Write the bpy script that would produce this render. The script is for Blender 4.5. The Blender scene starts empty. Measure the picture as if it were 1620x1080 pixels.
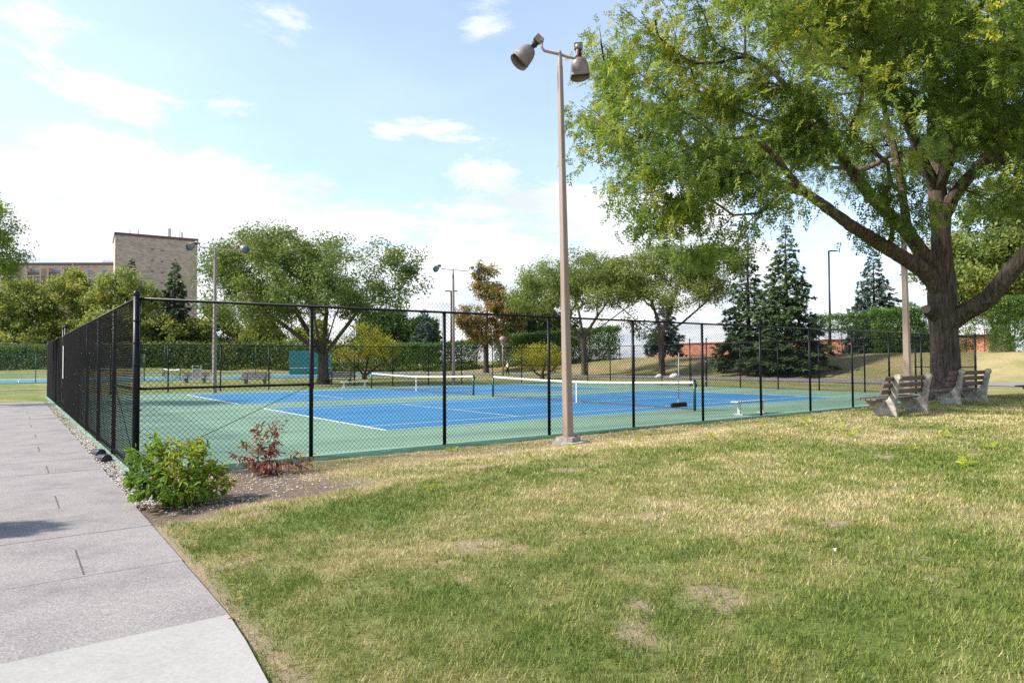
import bpy, math, random
import numpy as np
from mathutils import Vector, Matrix

random.seed(7)
RNG = np.random.default_rng(11)
scene = bpy.context.scene
col = scene.collection
PI = math.pi

# ------------------------------------------------------------------ camera
CAM = np.array([-1.7213, -13.0348, 1.8682])
YAW, PITCH, ROLL = math.radians(53.305), math.radians(1.6242), math.radians(-0.3125)
FPX = 1065.5                                   # focal length for a 1620 px wide frame
FW = np.array([math.cos(YAW)*math.cos(PITCH), math.sin(YAW)*math.cos(PITCH), math.sin(PITCH)])
_r = np.array([math.sin(YAW), -math.cos(YAW), 0.0]); _u = np.cross(_r, FW)
RT = math.cos(ROLL)*_r + math.sin(ROLL)*_u
UP = -math.sin(ROLL)*_r + math.cos(ROLL)*_u
cam_data = bpy.data.cameras.new('camera')
cam = bpy.data.objects.new('camera', cam_data); col.objects.link(cam)
cam_data.sensor_width = 36.0; cam_data.lens = FPX/1620*36.0
cam_data.clip_start = 0.1; cam_data.clip_end = 5000
cam.matrix_world = Matrix(((RT[0], UP[0], -FW[0], CAM[0]), (RT[1], UP[1], -FW[1], CAM[1]),
                           (RT[2], UP[2], -FW[2], CAM[2]), (0, 0, 0, 1)))
scene.camera = cam
def at(x, y, d):
    """a surveyed point: bearing read off the photograph, distance d in metres"""
    return CAM + (FW + RT*(x-810)/FPX + UP*(540-y)/FPX)*d

# ------------------------------------------------------------------ light
SUN_AZ = YAW + math.radians(95); SUN_EL = math.radians(41)
SUN_DIR = Vector((math.cos(SUN_AZ)*math.cos(SUN_EL), math.sin(SUN_AZ)*math.cos(SUN_EL), math.sin(SUN_EL)))
sl = bpy.data.lights.new('sun', 'SUN'); sl.energy = 3.4; sl.angle = math.radians(6.0); sl.color = (1.0, 0.93, 0.83)
so = bpy.data.objects.new('sun', sl); col.objects.link(so); so.location = (0, 0, 60)
so.rotation_euler = SUN_DIR.to_track_quat('Z', 'Y').to_euler()

scene.view_settings.view_transform = 'Standard'
scene.view_settings.look = 'None'
scene.view_settings.exposure = 1.40
scene.view_settings.gamma = 1.0
scene.view_settings.use_curve_mapping = False
scene.cycles.max_bounces = 6; scene.cycles.diffuse_bounces = 3; scene.cycles.transmission_bounces = 4
scene.cycles.transparent_max_bounces = 6
scene.cycles.use_denoising = False
scene.cycles.caustics_reflective = False; scene.cycles.caustics_refractive = False

# ------------------------------------------------------------------ sky
world = bpy.data.worlds.new('World'); scene.world = world; world.use_nodes = True
wn, wl = world.node_tree.nodes, world.node_tree.links
wn.clear()
def wmath(op, a, b=None, c=None, clamp=False):
    n = wn.new('ShaderNodeMath'); n.operation = op; n.use_clamp = clamp
    for i, v in enumerate((a, b, c)):
        if v is None: continue
        if isinstance(v, (int, float)): n.inputs[i].default_value = v
        else: wl.new(v, n.inputs[i])
    return n.outputs[0]
sky = wn.new('ShaderNodeTexSky'); sky.sky_type = 'NISHITA'; sky.sun_disc = False
sky.sun_elevation = SUN_EL; sky.sun_rotation = math.atan2(SUN_DIR.x, SUN_DIR.y)
sky.altitude = 200; sky.air_density = 1.0; sky.dust_density = 0.8; sky.ozone_density = 1.3
tc = wn.new('ShaderNodeTexCoord')
sep = wn.new('ShaderNodeSeparateXYZ'); wl.new(tc.outputs['Generated'], sep.inputs[0])
dx, dy, dz = sep.outputs
zz = wmath('ADD', wmath('MAXIMUM', dz, 0.0), 0.10)
comb = wn.new('ShaderNodeCombineXYZ')
wl.new(wmath('DIVIDE', dx, zz), comb.inputs[0]); wl.new(wmath('DIVIDE', dy, zz), comb.inputs[1])
def wnoise(scale, detail, rough, off, dist=0.0):
    m = wn.new('ShaderNodeMapping'); wl.new(comb.outputs[0], m.inputs[0]); m.inputs['Location'].default_value = off
    n = wn.new('ShaderNodeTexNoise'); wl.new(m.outputs[0], n.inputs['Vector'])
    n.inputs['Scale'].default_value = scale; n.inputs['Detail'].default_value = detail
    n.inputs['Roughness'].default_value = rough; n.inputs['Distortion'].default_value = dist
    return n.outputs[0]
n_big = wnoise(0.55, 3, 0.5, (3.1, 1.7, 0))
n_fine = wnoise(2.3, 10, 0.66, (0.4, 2.2, 0.5), 0.4)
n_shade = wnoise(1.1, 5, 0.5, (7.7, 5.2, 2.0))
# directions of single clouds: azimuth (rad) and elevation (rad) from bearings in the photograph
az = wmath('ARCTAN2', dy, dx); el = wmath('ARCSINE', dz)
def azel(x, y):
    v = FW + RT*(x-810)/FPX + UP*(540-y)/FPX; v = v/np.linalg.norm(v)
    return math.atan2(v[1], v[0]), math.asin(v[2])
def blob(x, y, wx, wy, k):
    a0, e0 = azel(x, y)
    a = wmath('DIVIDE', wmath('SUBTRACT', az, a0), wx/FPX); e = wmath('DIVIDE', wmath('SUBTRACT', el, e0), wy/FPX)
    r = wmath('ADD', wmath('MULTIPLY', a, a), wmath('MULTIPLY', e, e))
    return wmath('MULTIPLY', wmath('EXPONENT', wmath('MULTIPLY', r, -1.0)), k)
# low bank of cloud that runs on all round the horizon
low = wmath('MULTIPLY', wmath('SUBTRACT', 0.245, el), 3.2)
low = wmath('MINIMUM', low, 0.42)
low = wmath('MAXIMUM', low, -0.17)
cov = wmath('ADD', wmath('ADD', wmath('MULTIPLY', n_fine, 1.45), wmath('MULTIPLY', n_big, 0.30)), low)
for b in [(250, 290, 320, 62, 0.36), (60, 120, 120, 40, 0.26), (468, 40, 80, 52, 0.36), (770, 15, 60, 40, 0.30),
          (375, 172, 60, 22, 0.32), (40, 8, 100, 34, 0.34), (755, 272, 60, 22, 0.32), (690, 205, 80, 20, 0.24), (600, 215, 30, 16, .2), (180, 145, 40, 16, .25),
          (960, 330, 230, 55, 0.30), (700, 360, 120, 28, -0.20), (870, 375, 70, 30, -0.16), (1325, 430, 60, 40, -0.55), (1380, 330, 160, 60, -0.50), (1290, 385, 40, 25, -.3)]:
    cov = wmath('ADD', cov, blob(*b))
mask = wn.new('ShaderNodeMapRange'); mask.interpolation_type = 'SMOOTHSTEP'; wl.new(cov, mask.inputs[0])
mask.inputs[1].default_value = 0.90; mask.inputs[2].default_value = 1.16; mask.inputs[3].default_value = 0.22; mask.inputs[4].default_value = 1.0
shade = wn.new('ShaderNodeMapRange'); wl.new(n_shade, shade.inputs[0])
shade.inputs[1].default_value = 0.35; shade.inputs[2].default_value = 0.62
ccol = wn.new('ShaderNodeMixRGB'); wl.new(shade.outputs[0], ccol.inputs[0])
CLOUD = 4.3
ccol.inputs[1].default_value = (CLOUD*.66, CLOUD*.73, CLOUD*.82, 1); ccol.inputs[2].default_value = (CLOUD*1.06, CLOUD*1.06, CLOUD*1.05, 1)
mx = wn.new('ShaderNodeMixRGB'); wl.new(mask.outputs[0], mx.inputs[0]); wl.new(sky.outputs[0], mx.inputs[1]); wl.new(ccol.outputs[0], mx.inputs[2])
bg = wn.new('ShaderNodeBackground'); bg.inputs[1].default_value = 0.115; wl.new(mx.outputs[0], bg.inputs[0])
wo = wn.new('ShaderNodeOutputWorld'); wl.new(bg.outputs[0], wo.inputs[0])

# ------------------------------------------------------------------ helpers
def tag(o, label=None, cat=None, group=None, kind=None):
    if label: o['label'] = label
    if cat: o['category'] = cat
    if group: o['group'] = group
    if kind: o['kind'] = kind
    return o
def empty(name, loc=(0, 0, 0), rz=0.0, parent=None):
    o = bpy.data.objects.new(name, None); col.objects.link(o)
    o.location = [float(v) for v in loc]; o.rotation_euler = (0, 0, rz); o.parent = parent; o.empty_display_size = 0.3
    return o
def place(name, me, parent=None, loc=(0, 0, 0), rz=0.0):
    o = bpy.data.objects.new(name, me); col.objects.link(o); o.parent = parent
    o.location = [float(v) for v in loc]; o.rotation_euler = (0, 0, rz)
    return o
def copy_tree(o, parent=None):
    c = o.copy(); col.objects.link(c); c.parent = parent
    for ch in list(o.children): copy_tree(ch, c)
    return c

class MB:
    def __init__(s): s.v = []; s.f = []; s.sm = []
    def add(s, vs, fs, smooth=False):
        b = len(s.v); s.v += [tuple(map(float, p)) for p in vs]
        s.f += [tuple(i+b for i in f) for f in fs]; s.sm += [smooth]*len(fs); return s
    def box(s, c, d, rz=0.0, rx=0.0, ry=0.0):
        M = Matrix.Rotation(rz, 3, 'Z') @ Matrix.Rotation(ry, 3, 'Y') @ Matrix.Rotation(rx, 3, 'X'); c = Vector([float(v) for v in c])
        vs = [c + M @ Vector((x*d[0]/2, y*d[1]/2, z*d[2]/2)) for x in (-1, 1) for y in (-1, 1) for z in (-1, 1)]
        return s.add(vs, [(0, 1, 3, 2), (4, 6, 7, 5), (0, 4, 5, 1), (2, 3, 7, 6), (0, 2, 6, 4), (1, 5, 7, 3)])
    def bar(s, a, b, w, h, up=(0, 0, 1)):
        a, b = Vector(map(float, a)), Vector(map(float, b)); d = (b-a).normalized(); u = Vector(up)
        if abs(d.dot(u)) > .98: u = Vector((1, 0, 0))
        x = d.cross(u).normalized()*w/2; y = x.cross(d).normalized()*h/2
        vs = [a-x-y, a+x-y, a+x+y, a-x+y, b-x-y, b+x-y, b+x+y, b-x+y]
        return s.add(vs, [(0, 1, 2, 3), (4, 7, 6, 5), (0, 4, 5, 1), (1, 5, 6, 2), (2, 6, 7, 3), (3, 7, 4, 0)])
    def tube(s, pts, r, n=8, caps=True, flat=False):
        pts = [Vector([float(v) for v in p]) for p in pts]
        rs = r if isinstance(r, (list, tuple, np.ndarray)) else [r]*len(pts)
        ref = None; b = len(s.v); k = len(pts)
        for i, p in enumerate(pts):
            t = (pts[min(i+1, k-1)] - pts[max(i-1, 0)])
            t = t.normalized() if t.length > 1e-9 else Vector((0, 0, 1))
            if ref is None: ref = t.orthogonal().normalized()
            ref = (ref - t*ref.dot(t))
            ref = ref.normalized() if ref.length > 1e-6 else t.orthogonal().normalized()
            w = t.cross(ref)
            for j in range(n):
                a = 2*PI*j/n
                s.v.append(tuple(p + (ref*math.cos(a) + w*math.sin(a))*float(rs[i])))
        for i in range(k-1):
            for j in range(n):
                s.f.append((b+i*n+j, b+i*n+(j+1) % n, b+(i+1)*n+(j+1) % n, b+(i+1)*n+j)); s.sm.append(not flat)
        if caps:
            s.f.append(tuple(b+j for j in reversed(range(n)))); s.f.append(tuple(b+(k-1)*n+j for j in range(n))); s.sm += [False, False]
        return s
    def lathe(s, prof, n=16, M=None, capa=False, capb=False):
        b = len(s.v); M = M or Matrix.Identity(4)
        for r, z in prof:
            for j in range(n):
                a = 2*PI*j/n; s.v.append(tuple(M @ Vector((r*math.cos(a), r*math.sin(a), z))))
        for i in range(len(prof)-1):
            for j in range(n):
                s.f.append((b+i*n+j, b+i*n+(j+1) % n, b+(i+1)*n+(j+1) % n, b+(i+1)*n+j)); s.sm.append(True)
        if capa: s.f.append(tuple(b+j for j in reversed(range(n)))); s.sm.append(False)
        if capb: s.f.append(tuple(b+(len(prof)-1)*n+j for j in range(n))); s.sm.append(False)
        return s
    def prism(s, outline, x0, x1):
        """outline in (y, z), extruded along x"""
        n = len(outline)
        vs = [(x0, y, z) for y, z in outline] + [(x1, y, z) for y, z in outline]
        fs = [tuple(range(n)), tuple(range(2*n-1, n-1, -1))] + [(i, i+n, (i+1) % n+n, (i+1) % n) for i in range(n)]
        return s.add(vs, fs)
    def mesh(s, name, m, bevel=0.0):
        me = bpy.data.meshes.new(name); me.from_pydata(s.v, [], s.f)
        me.polygons.foreach_set('use_smooth', s.sm); me.materials.append(m); me.update()
        return me
    def build(s, name, m, parent=None, loc=(0, 0, 0), rz=0.0, bevel=0.0):
        o = place(name, s.mesh(name, m), parent, loc, rz)
        if bevel:
            b = o.modifiers.new('bevel', 'BEVEL'); b.width = bevel; b.segments = 2; b.limit_method = 'ANGLE'
        return o

def raw_mesh(name, V, F, m, attrs=None, smooth=False):
    """V (n,3), F (k,3|4) numpy -> mesh; attrs: dict of face-domain floats"""
    me = bpy.data.meshes.new(name); k, w = F.shape
    me.vertices.add(len(V)); me.vertices.foreach_set('co', np.ascontiguousarray(V, dtype=np.float32).ravel())
    me.loops.add(k*w); me.loops.foreach_set('vertex_index', np.ascontiguousarray(F, dtype=np.int32).ravel())
    me.polygons.add(k); me.polygons.foreach_set('loop_start', np.arange(0, k*w, w, dtype=np.int32))
    me.polygons.foreach_set('use_smooth', np.full(k, smooth))
    for an, arr in (attrs or {}).items():
        a = me.attributes.new(an, 'FLOAT', 'FACE'); a.data.foreach_set('value', np.ascontiguousarray(arr, dtype=np.float32))
    me.materials.append(m); me.update(calc_edges=True)
    return me

# numpy value noise
def vnoise(x, y, seed=0):
    x = np.asarray(x, float); y = np.asarray(y, float)
    xi = np.floor(x).astype(np.int64); yi = np.floor(y).astype(np.int64); xf = x-xi; yf = y-yi
    def h(a, b):
        n = (a*374761393 + b*668265263 + seed*144269) & 0x7fffffff
        n = ((n ^ (n >> 13))*1274126177) & 0x7fffffff
        return ((n ^ (n >> 16)) & 0xffff)/65535.0
    u = xf*xf*(3-2*xf); v = yf*yf*(3-2*yf)
    return (h(xi, yi)*(1-u)+h(xi+1, yi)*u)*(1-v) + (h(xi, yi+1)*(1-u)+h(xi+1, yi+1)*u)*v
def fbm(x, y, oct=4, seed=0):
    s = 0; a = 0.5; t = 0
    for i in range(oct):
        s = s + a*vnoise(np.asarray(x)*2**i, np.asarray(y)*2**i, seed+i*17); t += a; a *= .55
    return s/t
def sstep(a, b, x):
    t = np.clip((np.asarray(x, float)-a)/(b-a), 0, 1); return t*t*(3-2*t)

# ------------------------------------------------------------------ materials
MATS = {}
def nt(name):
    m = bpy.data.materials.new(name); m.use_nodes = True; n, l = m.node_tree.nodes, m.node_tree.links
    MATS[name] = m
    return m, n, l, n['Principled BSDF']
def setc(n, c): n.default_value = (c[0], c[1], c[2], 1)
def noise(n, l, scale, detail=4, rough=.55, coord='Object', stretch=None):
    t = n.new('ShaderNodeTexCoord'); src = t.outputs[coord]
    if stretch:
        mp = n.new('ShaderNodeMapping'); l.new(src, mp.inputs[0]); mp.inputs['Scale'].default_value = stretch; src = mp.outputs[0]
    x = n.new('ShaderNodeTexNoise'); l.new(src, x.inputs['Vector'])
    x.inputs['Scale'].default_value = scale; x.inputs['Detail'].default_value = detail; x.inputs['Roughness'].default_value = rough
    return x.outputs[0]
def ramp(n, l, fac, stops):
    r = n.new('ShaderNodeValToRGB'); l.new(fac, r.inputs[0]); e = r.color_ramp.elements
    while len(e) < len(stops): e.new(.5)
    for i, (p, c) in enumerate(stops): e[i].position = p; e[i].color = (c[0], c[1], c[2], 1)
    return r.outputs[0]
def bump(n, l, p, h, strength, dist=.01):
    b = n.new('ShaderNodeBump'); l.new(h, b.inputs['Height']); b.inputs['Strength'].default_value = strength; b.inputs['Distance'].default_value = dist
    l.new(b.outputs[0], p.inputs['Normal'])
def plain(name, c1, c2=None, scale=4, rough=.6, bstr=0, bscale=40, metal=0, stretch=None, spread=(.35, .65), spec=.4):
    m, n, l, p = nt(name)
    p.inputs['Roughness'].default_value = rough; p.inputs['Metallic'].default_value = metal
    p.inputs['Specular IOR Level'].default_value = spec
    if c2 is None: setc(p.inputs['Base Color'], c1)
    else: l.new(ramp(n, l, noise(n, l, scale, 6, .6, stretch=stretch), [(spread[0], c1), (spread[1], c2)]), p.inputs['Base Color'])
    if bstr: bump(n, l, p, noise(n, l, bscale, 5, .6, stretch=stretch), bstr)
    return m

def leafmat(name, stops, trans=.35, rough=.5, noise_amt=.25):
    m, n, l, p = nt(name)
    a = n.new('ShaderNodeAttribute'); a.attribute_name = 'tint'
    c = ramp(n, l, a.outputs['Fac'], stops)
    l.new(c, p.inputs['Base Color']); p.inputs['Roughness'].default_value = rough; p.inputs['Specular IOR Level'].default_value = .25
    t = n.new('ShaderNodeBsdfTranslucent'); l.new(c, t.inputs[0])
    mxs = n.new('ShaderNodeMixShader'); mxs.inputs[0].default_value = trans
    l.new(p.outputs[0], mxs.inputs[1]); l.new(t.outputs[0], mxs.inputs[2])
    l.new(mxs.outputs[0], n['Material Output'].inputs[0])
    return m

# lawn soil/thatch sheet: vertex attributes 'dry' and 'soil' say where thatch and earth are
m, n, l, p = nt('lawn_ground')
a1 = n.new('ShaderNodeAttribute'); a1.attribute_name = 'dry'
a2 = n.new('ShaderNodeAttribute'); a2.attribute_name = 'soil'
g = ramp(n, l, noise(n, l, 9, 8, .7), [(.3, (.085, .125, .028)), (.7, (.17, .21, .058))])
s = ramp(n, l, noise(n, l, 14, 8, .7), [(.3, (.23, .18, .085)), (.7, (.43, .35, .19))])
e = ramp(n, l, noise(n, l, 22, 8, .7), [(.3, (.22, .155, .105)), (.7, (.46, .35, .26))])
pat = n.new('ShaderNodeMath'); pat.operation = 'MULTIPLY_ADD'; pat.use_clamp = True
pn = n.new('ShaderNodeMath'); pn.operation = 'SUBTRACT'; l.new(noise(n, l, .55, 9, .72), pn.inputs[0]); pn.inputs[1].default_value = .5
l.new(pn.outputs[0], pat.inputs[0]); pat.inputs[1].default_value = 1.8; l.new(a1.outputs['Fac'], pat.inputs[2])
x1 = n.new('ShaderNodeMixRGB'); l.new(pat.outputs[0], x1.inputs[0]); l.new(g, x1.inputs[1]); l.new(s, x1.inputs[2])
x2 = n.new('ShaderNodeMixRGB'); l.new(a2.outputs['Fac'], x2.inputs[0]); l.new(x1.outputs[0], x2.inputs[1]); l.new(e, x2.inputs[2])
a3 = n.new('ShaderNodeAttribute'); a3.attribute_name = 'mulch'
mu = ramp(n, l, noise(n, l, 30, 8, .75), [(.32, (.070, .050, .038)), (.68, (.25, .195, .15))])
x3 = n.new('ShaderNodeMixRGB'); l.new(a3.outputs['Fac'], x3.inputs[0]); l.new(x2.outputs[0], x3.inputs[1]); l.new(mu, x3.inputs[2])
l.new(x3.outputs[0], p.inputs['Base Color']); p.inputs['Roughness'].default_value = .95; p.inputs['Specular IOR Level'].default_value = .1
bump(n, l, p, noise(n, l, 30, 8, .75), .9, .04)

GRASS_STOPS = [(0, (.105, .165, .026)), (.3, (.205, .258, .050)), (.5, (.33, .325, .098)), (.72, (.51, .435, .215)), (1, (.68, .565, .35))]
leafmat('grass', GRASS_STOPS, .30, .6)
leafmat('locust_leaf', [(0, (.070, .130, .022)), (.45, (.155, .230, .035)), (.78, (.29, .35, .042)), (.93, (.40, .40, .04)), (1, (.55, .47, .04))], .48)
leafmat('far_locust_leaf', [(0, (.085, .135, .030)), (.5, (.165, .225, .050)), (.85, (.29, .32, .07)), (1, (.42, .38, .07))], .46)
leafmat('maple_leaf', [(0, (.040, .080, .022)), (.5, (.075, .130, .032)), (.9, (.14, .19, .042)), (1, (.24, .24, .05))], .4)
leafmat('orange_leaf', [(0, (.11, .135, .035)), (.4, (.22, .185, .05)), (.75, (.40, .25, .08)), (1, (.54, .33, .12))], .42)
leafmat('yellow_shrub_leaf', [(0, (.10, .155, .025)), (.45, (.21, .26, .03)), (.75, (.42, .40, .035)), (1, (.60, .48, .04))], .48)
leafmat('hedge_leaf', [(0, (.048, .098, .022)), (.5, (.090, .170, .034)), (.85, (.16, .25, .045)), (1, (.25, .33, .055))], .38)
leafmat('ivy_hedge_leaf', [(0, (.055, .095, .024)), (.5, (.110, .165, .036)), (.85, (.21, .23, .045)), (1, (.42, .36, .05))], .38)
leafmat('spruce_needle', [(0, (.048, .088, .040)), (.5, (.095, .150, .062)), (1, (.19, .24, .085))], .3, .6)
leafmat('blue_spruce_needle', [(0, (.045, .080, .062)), (.5, (.085, .135, .105)), (1, (.15, .21, .165))], .25, .6)
leafmat('dogwood_leaf', [(0, (.085, .175, .026)), (.5, (.190, .31, .034)), (.8, (.34, .42, .045)), (.97, (.42, .40, .05)), (1, (.40, .17, .05))], .42)
leafmat('red_leaf', [(0, (.14, .050, .045)), (.4, (.26, .085, .065)), (.7, (.40, .17, .10)), (.8, (.24, .14, .03)), (1, (.17, .24, .03))], .35)
leafmat('seedling_leaf', [(0, (.22, .30, .02)), (1, (.45, .45, .03))], .4)

# bark
def bark(name, c1, c2, sc=6):
    m, n, l, p = nt(name)
    f = noise(n, l, sc, 9, .7, stretch=(1, 1, .16))
    l.new(ramp(n, l, f, [(.34, c1), (.62, c2)]), p.inputs['Base Color']); p.inputs['Roughness'].default_value = .9
    p.inputs['Specular IOR Level'].default_value = .15
    bump(n, l, p, f, 1.0, .06)
bark('locust_bark', (.026, .020, .016), (.155, .122, .095), 13)
bark('grey_bark', (.055, .045, .036), (.17, .14, .11), 7)
bark('dark_bark', (.030, .024, .020), (.10, .08, .06), 7)
plain('cut_wood', (.13, .10, .075), (.27, .21, .155), 14, .9, bstr=.5, bscale=20)
plain('red_stem', (.16, .05, .04), (.24, .09, .06), 9, .6)

# courts
def court_mat(name, c1, c2, wear):
    m, n, l, p = nt(name)
    base = ramp(n, l, noise(n, l, .22, 6, .6), [(.3, c1), (.7, c2)])
    grit = ramp(n, l, noise(n, l, 190, 3, .6), [(.3, (.86, .86, .86)), (.7, (1.1, 1.1, 1.1))])
    st = ramp(n, l, noise(n, l, .35, 7, .65, stretch=(.35, 1.6, 1)), [(.38, (1, 1, 1)), (.66, wear)])
    a = n.new('ShaderNodeMixRGB'); a.blend_type = 'MULTIPLY'; a.inputs[0].default_value = 1; l.new(base, a.inputs[1]); l.new(grit, a.inputs[2])
    b = n.new('ShaderNodeMixRGB'); b.blend_type = 'MULTIPLY'; b.inputs[0].default_value = 1; l.new(a.outputs[0], b.inputs[1]); l.new(st, b.inputs[2])
    l.new(b.outputs[0], p.inputs['Base Color']); p.inputs['Roughness'].default_value = .75; p.inputs['Specular IOR Level'].default_value = .3
    bump(n, l, p, noise(n, l, 150, 3, .6), .25, .003)
court_mat('court_green', (.150, .262, .182), (.185, .305, .215), (.60, .62, .64))
court_mat('apron_green', (.030, .095, .058), (.055, .14, .09), (.70, .72, .70))
court_mat('court_blue', (.030, .162, .318), (.044, .200, .365), (.70, .75, .82))
plain('line_paint', (.66, .66, .64), (.80, .80, .79), 6, .7)

# concrete
def concrete(name, c1, c2, speck, sc=55, blot=1.2, bs=.4):
    m, n, l, p = nt(name)
    base = ramp(n, l, noise(n, l, sc, 4, .65), [(.34, c1), (.66, c2)])
    bl = ramp(n, l, noise(n, l, blot, 6, .65), [(.28, (.70, .69, .70)), (.5, (.96, .96, .96)), (.72, (1.10, 1.08, 1.06))])
    v = n.new('ShaderNodeTexVoronoi'); t = n.new('ShaderNodeTexCoord'); l.new(t.outputs['Object'], v.inputs['Vector']); v.inputs['Scale'].default_value = 85
    sp = ramp(n, l, v.outputs['Color'], [(.0, (1-speck, 1-speck, 1-speck)), (.5, (1, 1, 1)), (1, (1+speck, 1+speck, 1+speck))])
    a = n.new('ShaderNodeMixRGB'); a.blend_type = 'MULTIPLY'; a.inputs[0].default_value = 1; l.new(base, a.inputs[1]); l.new(bl, a.inputs[2])
    b = n.new('ShaderNodeMixRGB'); b.blend_type = 'MULTIPLY'; b.inputs[0].default_value = 1; l.new(a.outputs[0], b.inputs[1]); l.new(sp, b.inputs[2])
    l.new(b.outputs[0], p.inputs['Base Color']); p.inputs['Roughness'].default_value = .9; p.inputs['Specular IOR Level'].default_value = .2
    bump(n, l, p, noise(n, l, sc*1.5, 5, .7), bs, .006)
concrete('old_concrete', (.185, .170, .167), (.295, .273, .266), .30)
concrete('new_concrete', (.295, .283, .27), (.345, .333, .318), .04, 30, .6, .15)
concrete('bench_concrete', (.20, .18, .15), (.46, .43, .37), .12, 9, 5.0, .6)
concrete('footing_concrete', (.25, .23, .20), (.42, .38, .34), .15, 20, 3.0, .9)
concrete('asphalt_road', (.17, .165, .175), (.26, .25, .26), .15, 18, .3, .3)
plain('joint_dirt', (.05, .045, .04), (.11, .095, .08), 6, .95)
plain('dirt', (.20, .13, .10), (.30, .21, .17), 3, .95)

# metals and paints
plain('black_vinyl', (.005, .006, .009), None, rough=.42, spec=.22)
plain('black_wire', (.003, .0035, .005), None, rough=.7, spec=.06)
plain('green_vinyl', (.020, .085, .065), None, rough=.5)
plain('galvanised', (.26, .265, .27), (.34, .345, .35), 9, .5, metal=.4)
plain('aluminium', (.58, .58, .57), (.66, .66, .65), 8, .4, metal=.5)
plain('white_paint', (.70, .70, .69), (.78, .78, .77), 6, .5)
plain('net_cord', (.012, .012, .014), None, rough=.8)
plain('net_bottom_tape', (.10, .065, .06), None, rough=.8)
plain('net_band', (.74, .74, .72), (.80, .80, .79), 5, .75)
plain('net_post_green', (.012, .075, .050), None, rough=.35)
plain('pole_paint', (.245, .180, .142), (.30, .240, .202), 1.6, .45, stretch=(1, 1, .25))
plain('lamp_housing', (.175, .142, .138), (.25, .208, .204), 5, .42)
plain('ballast_box', (.27, .185, .15), (.34, .25, .21), 6, .5)
plain('dark_fitting', (.018, .018, .020), None, rough=.45)
plain('lamp_glass', (.20, .26, .27), None, rough=.12, spec=.8)
plain('rust', (.33, .14, .06), (.42, .21, .10), 9, .8)
plain('orange_sticker', (.55, .24, .09), None, rough=.6)
plain('bench_slat', (.105, .070, .060), (.155, .110, .095), 3.5, .65, stretch=(1, 7, 7), bstr=.3, bscale=18)
plain('drain_pipe', (.020, .022, .028), None, rough=.45)
plain('broom_bristle', (.010, .010, .012), None, rough=.9, bstr=.8, bscale=90)
plain('pebble', (.30, .26, .22), (.58, .54, .48), 11, .85, spread=(.3, .7))
plain('boulder', (.50, .48, .44), (.66, .64, .60), 3, .9, bstr=.6, bscale=6)
plain('teal_wall', (.055, .24, .235), (.075, .29, .28), 1.2, .7)
plain('mulch', (.075, .045, .032), (.15, .10, .07), 10, .95)
plain('brown_metal', (.13, .065, .055), None, rough=.5)
plain('window_glass', (.10, .17, .26), None, rough=.08, spec=.9)
plain('window_frame', (.55, .54, .52), None, rough=.6)
plain('pale_panel', (.55, .52, .48), None, rough=.7)
plain('antenna_white', (.68, .68, .68), None, rough=.6)
plain('skin', (.50, .30, .22), None, rough=.55)
plain('white_jacket', (.70, .70, .72), (.76, .76, .78), 9, .8)
plain('dark_trousers', (.018, .019, .024), None, rough=.85)
plain('grey_hair', (.42, .40, .38), None, rough=.8)
plain('shoe', (.55, .55, .55), None, rough=.7)
plain('yellow_thing', (.60, .40, .03), None, rough=.6)
plain('litter', (.72, .74, .76), None, rough=.6)
plain('brown_leaf', (.25, .11, .04), (.40, .20, .07), 8, .8)
def brickmat(name, c1, c2, mortar, sx):
    m, n, l, p = nt(name)
    t = n.new('ShaderNodeTexCoord'); mp = n.new('ShaderNodeMapping'); l.new(t.outputs['Object'], mp.inputs[0])
    mp.inputs['Rotation'].default_value = (PI/2, 0, 0)
    b = n.new('ShaderNodeTexBrick'); l.new(mp.outputs[0], b.inputs['Vector'])
    setc(b.inputs['Color1'], c1); setc(b.inputs['Color2'], c2); setc(b.inputs['Mortar'], mortar)
    b.inputs['Scale'].default_value = sx; b.inputs['Mortar Size'].default_value = .012; b.inputs['Bias'].default_value = -.1
    b.inputs['Brick Width'].default_value = 1.1; b.inputs['Row Height'].default_value = .42
    v = ramp(n, l, noise(n, l, .35, 6, .65), [(.3, (.86, .86, .86)), (.7, (1.1, 1.1, 1.1))])
    a = n.new('ShaderNodeMixRGB'); a.blend_type = 'MULTIPLY'; a.inputs[0].default_value = 1; l.new(b.outputs[0], a.inputs[1]); l.new(v, a.inputs[2])
    l.new(a.outputs[0], p.inputs['Base Color']); p.inputs['Roughness'].default_value = .9
brickmat('tan_brick', (.40, .30, .235), (.56, .44, .36), (.50, .43, .38), 1.0)
brickmat('pink_brick', (.42, .17, .115), (.50, .22, .15), (.45, .30, .24), 1.0)
M = MATS

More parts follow.
